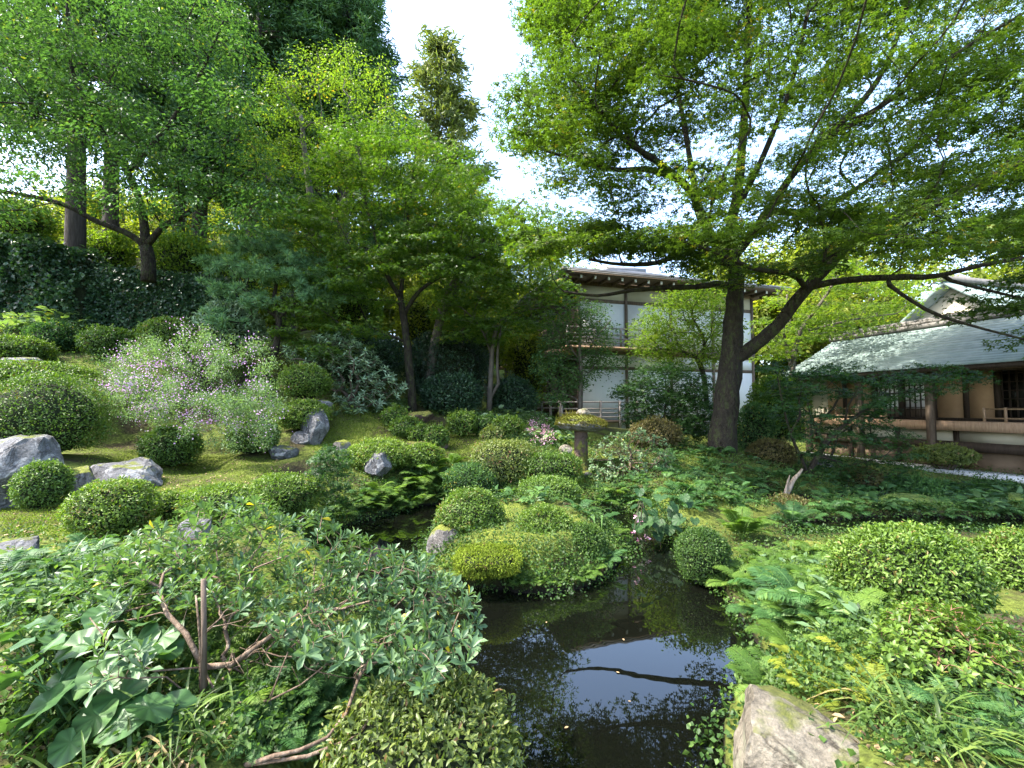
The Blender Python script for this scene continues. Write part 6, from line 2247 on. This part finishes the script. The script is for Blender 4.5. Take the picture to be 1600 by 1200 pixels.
# the pale split stump on the right
def stump():
    b = P(1222, 785, 8.2)
    root = thing('dead_stump', 'pale split dead trunk leaning right on the shaded bank', 'stump', (b[0], b[1], b[2] - .05))
    mb = MB()
    tube(mb, spline([P(1222, 790, 8.2), P(1230, 768, 8.2), P(1240, 750, 8.2), P(1254, 733, 8.2)], 8), np.array([.075, .062, .055, .05, .048, .045, .035, .02]), 8, rough=.18)
    mb.build('trunk', M['deadwood'], root)
    mb = MB()
    tube(mb, spline([P(1224, 788, 8.15), P(1228, 765, 8.15), P(1234, 742, 8.15)], 6), np.array([.045, .038, .03, .026, .02, .008]), 7, rough=.15)
    mb.build('splinter', M['deadwood'], root)


stump()


# ------------------------------------------------------------------ small leafy plants between the shrubs
def leafy_protos():
    out = []
    for sd_ in range(4):
        rs = np.random.default_rng(sd_ + 400)
        mb = MB()
        n = 16 + 3 * sd_
        th = rs.uniform(0, 6.283, n)
        el = rs.uniform(.25, 1.15, n)
        d = np.c_[np.cos(th) * np.cos(el), np.sin(th) * np.cos(el), np.sin(el)]
        L = rs.uniform(.1, .3, n)
        tip = d * L[:, None]
        for q in tip:
            tube(mb, [[0, 0, -.03], q * .6 + [0, 0, .03], q], .004, 4, cap=False)
        nn_ = unit(np.array([0, 0, 1.]) + rs.normal(size=(n, 3)) * .3)
        leaves(mb, T_ell(.52, .07, .28), tip, unit(d * [1, 1, .3]), nn_, rs.uniform(.12, .22, n), rs.uniform(.1, 1, n))
        out.append(mb)
    return out


LP = {k: [m.mesh('leafy_plant', M[k]) for m in leafy_protos()] for k in ('big', 'hosta', 'azalea')}


def leafy(poly, n, key, sc_, label, group, mind=.25, far=18):
    pts = []
    for p in sample_ground(poly, n * 5, far):
        if len(pts) >= n:
            break
        if pts and np.min(np.linalg.norm(np.array(pts) - p, axis=1)) < mind:
            continue
        pts.append(p)
    for p, lb in named(pts, label):
        o = bpy.data.objects.new('leafy_plant', LP[key][int(rng.integers(4))])
        COL.objects.link(o)
        o.location = [float(c) for c in p]
        s_ = sc_ * rng.uniform(.7, 1.3)
        o.scale = (s_, s_, s_)
        o.rotation_euler = (rng.normal() * .1, rng.normal() * .1, rng.uniform(0, 6.28))
        tag(o, lb, 'plant', group)


leafy([(640, 632), (760, 636), (880, 650), (900, 690), (840, 700), (720, 655)], 46, 'azalea', 1.0, 'pale leafy plant in the bed behind the moss slope', 'leafy plants behind the moss slope')
leafy([(1050, 700), (1250, 705), (1260, 780), (1080, 790)], 14, 'big', .8, 'dark leafy plant among the ferns below the big maple', 'leafy plants below the big maple')
leafy([(0, 500), (130, 500), (130, 525), (0, 525)], 12, 'azalea', 1.2, 'leafy plant at the foot of the ivy hedge', 'leafy plants under the ivy hedge')
leafy([(1270, 740), (1600, 755), (1600, 800), (1270, 800)], 14, 'hosta', .9, 'dark leafy plant in the shade before the veranda', 'leafy plants before the veranda')
leafy([(520, 640), (640, 632), (640, 645), (520, 652)], 10, 'azalea', .8, 'pale leafy plant below the rhododendron', 'leafy plants below the rhododendron')
leafy([(640, 730), (820, 745), (900, 790), (760, 790), (640, 790)], 22, 'big', .7, 'small leafy plant on the bank behind the island', 'leafy plants behind the island')
leafy([(1180, 880), (1300, 890), (1380, 1000), (1330, 1080), (1230, 1040)], 34, 'azalea', .4, 'small leafy weed among the ferns of the right bank', 'leafy weeds on the right bank', .1)
leafy([(0, 880), (250, 860), (300, 900), (0, 980)], 24, 'azalea', .45, 'small leafy weed between the ferns at the left edge', 'leafy weeds at the left edge', .12)


# ------------------------------------------------------------------ moss and low leaves on the ground
def scatter(name, label, polys, mat, tpl, size, up, kind_n, far=16, lift=.02, smin=1.9):
    mb = MB()
    for poly, n in polys:
        p = sample_ground(poly, n, far)
        if not len(p):
            continue
        m = len(p)
        d = p[:, 1]
        s = np.maximum(size * rng.uniform(.6, 1.3, m), smin * d / 448 * rng.uniform(.7, 1.2, m))
        q = p + np.c_[rng.normal(size=(m, 2)) * .02, rng.uniform(0, 1, m) * lift * (1 + d * .08)]
        dr = unit(rng.normal(size=(m, 3)) + [0, 0, up])
        leaves(mb, tpl, q, dr, unit(rng.normal(size=(m, 3)) * .6 + [0, 0, 1]), s, np.clip(rng.beta(2, 2, m) + .3 * vnoise(p * 1.4, 9), 0, 1))
    o = mb.build(name, M[mat], kind='stuff')
    return tag(o, label, kind_n)


scatter('moss_cover', 'yellow green moss on the garden mound and banks', [
    ([(470, 690), (520, 635), (600, 635), (660, 650), (760, 690), (830, 740), (700, 760), (600, 700), (540, 740)], 26000),
    ([(230, 730), (330, 710), (430, 720), (460, 770), (330, 800), (230, 780)], 9000),
    ([(0, 790), (110, 790), (110, 840), (0, 840)], 3500),
    ([(130, 700), (230, 700), (240, 740), (130, 740)], 2500),
    ([(715, 855), (800, 850), (820, 905), (720, 900)], 5000),
    ([(1220, 845), (1320, 845), (1310, 890), (1220, 890)], 2500),
], 'moss', T_kite(.5, .1, .05), .02, .9, 'moss', 15, .012, 1.2)
scatter('ground_cover', 'low leafy plants covering the garden ground', [
    ([(640, 625), (860, 640), (900, 690), (860, 720), (780, 690), (680, 645)], 9000),
    ([(560, 645), (600, 632), (660, 630), (620, 648)], 900),
    ([(900, 690), (1200, 690), (1260, 720), (1240, 800), (1000, 800), (880, 760)], 13000),
    ([(1200, 680), (1600, 740), (1600, 815), (1250, 815)], 9000),
    ([(0, 500), (130, 500), (260, 510), (480, 560), (440, 640), (100, 640), (0, 600)], 9000),
    ([(480, 590), (640, 600), (650, 640), (520, 640)], 2000),
    ([(430, 760), (560, 740), (700, 730), (740, 760), (600, 800), (480, 840), (420, 820)], 6000),
    ([(760, 720), (920, 720), (960, 790), (760, 790)], 5000),
    ([(670, 800), (980, 800), (980, 935), (670, 935)], 6000),
    ([(1050, 830), (1300, 830), (1420, 980), (1300, 1100), (1180, 1100), (1150, 950)], 9000),
    ([(1230, 1000), (1600, 980), (1600, 1200), (1380, 1200)], 3200),
    ([(0, 830), (300, 800), (480, 860), (640, 1040), (640, 1200), (0, 1200)], 12000),
], 'cover', T_kite(.6, .1, .1), .032, .45, 'ground cover', 20, .1, 2.0)
# creeping plants that hang over the edge of the pond and of the island
def edge_plants():
    mb = MB()
    for poly, n, sg in ((POND, 15000, 1), (ISLE, 7000, 1), (POND2, 4000, 1)):
        poly = np.asarray(poly)
        e = np.roll(poly, -1, 0) - poly
        L = np.linalg.norm(e, axis=1)
        k = rng.choice(len(poly), n, p=L / L.sum())
        q = poly[k] + e[k] * rng.uniform(0, 1, n)[:, None]
        q = q + rng.normal(size=(n, 2)) * .05
        w = .13 * vnoise(np.c_[q * 2.3, np.zeros(n)], 77)
        q3 = np.c_[q, np.zeros(n)]
        out_ = unit(np.c_[e[k][:, 1], -e[k][:, 0], np.zeros(n)])
        t = (water_sd(q + out_[:, :2] * .15) < water_sd(q))
        out_ = np.where(t[:, None], out_, -out_)
        q3 = q3 + out_ * (rng.uniform(-.1, .32, n) + w)[:, None]
        z = np.maximum(gfast(q3[:, :2]), 0)
        keep = q3[:, 1] > 1.7
        q3[:, 2] = z + rng.uniform(.0, 1, n) ** 1.5 * (.13 + .25 * np.maximum(w, 0)) + .01
        q3, ow = q3[keep], -out_[keep]
        m = len(q3)
        size = np.maximum(.03 * rng.uniform(.6, 1.4, m), 2.2 * q3[:, 1] / 448)
        leaves(mb, ROUND, q3, unit(rng.normal(size=(m, 3)) + ow * .8 + [0, 0, -.1]), unit(rng.normal(size=(m, 3)) * .6 + [0, 0, 1]), size, np.clip(rng.beta(2, 2, m) + .3 * vnoise(q3 * 2.2, 12), 0, 1))
    tag(mb.build('bank_plants', M['bank'], kind='stuff'), 'small creeping plants overhanging the edge of the pond and island', 'creeping plants')


edge_plants()
def edge_ferns(poly, x0, x1, y0, y1, n, size, label, group, kind, nf=8, off=.12, mind=.2):
    pts = []
    P_ = np.asarray(poly)
    for _ in range(n * 30):
        if len(pts) >= n:
            break
        k = int(rng.integers(len(P_)))
        a, b = P_[k], P_[(k + 1) % len(P_)]
        q = a + (b - a) * rng.uniform()
        t = unit(np.array([b[1] - a[1], a[0] - b[0]]))
        if water_sd([q + t * .2])[0] > water_sd([q - t * .2])[0]:
            t = -t
        q = q + t * off * rng.uniform(.5, 2)
        p = np.array([q[0], q[1], gz(*q)])
        px, py = PX(p)
        if not (x0 < px[0] < x1 and y0 < py[0] < y1):
            continue
        if pts and np.min(np.linalg.norm(np.array(pts) - p, axis=1)) < mind:
            continue
        pts.append(p)
    for p, lb in named(pts, label):
        fern(0, 0, size * rng.uniform(.7, 1.25), lb, group, kind, nf, p=p)


edge_ferns(POND, 1040, 1260, 850, 1110, 13, .36, 'fern hanging over the right edge of the open water', 'ferns along the right water edge', 'fern', 8, .16, .16)
edge_ferns(ISLE, 660, 1000, 850, 940, 16, .2, 'little fern fringing the front of the island', 'ferns fringing the island', 'fern', 8, .06, .12)
edge_ferns(POND, 500, 1030, 770, 850, 13, .4, 'fern hanging over the dark inlet behind the island', 'ferns along the inlet', 'fern', 8, .2, .3)
# dry leaves fallen on the banks
mb = MB()
p = np.vstack([sample_ground([(0, 1060), (640, 1060), (640, 1200), (0, 1200)], 260, 6), sample_ground([(1240, 1080), (1600, 1080), (1600, 1200), (1380, 1200)], 90, 6), sample_ground([(250, 720), (450, 720), (450, 780), (250, 780)], 260, 12), sample_ground([(430, 640), (830, 660), (830, 740), (430, 740)], 200, 14), sample_ground([(0, 780), (120, 780), (120, 860), (0, 860)], 90, 8)])
fl_px = rng.uniform([690, 880], [1130, 1190], (60, 2))
fl = np.array([[*onz(x, y, 0), .006] for x, y in fl_px])
fl = fl[water_sd(fl[:, :2]) > .03][:5]
leaves(mb, ELL, p + [0, 0, .015], unit(rng.normal(size=p.shape) * [1, 1, .3]), unit(rng.normal(size=p.shape) * .5 + [0, 0, 1]), rng.uniform(.03, .06, len(p)), np.full(len(p), .5))
leaves(mb, T_ell(.5, .02, .02), fl, unit(rng.normal(size=fl.shape) * [1, 1, 0]), np.tile([0, 0, 1.], (len(fl), 1)), rng.uniform(.015, .035, len(fl)), np.full(len(fl), .5))
tag(mb.build('leaf_litter', M['litter'], kind='stuff'), 'dry brown leaves fallen on the banks and floating on the pond', 'fallen leaves')
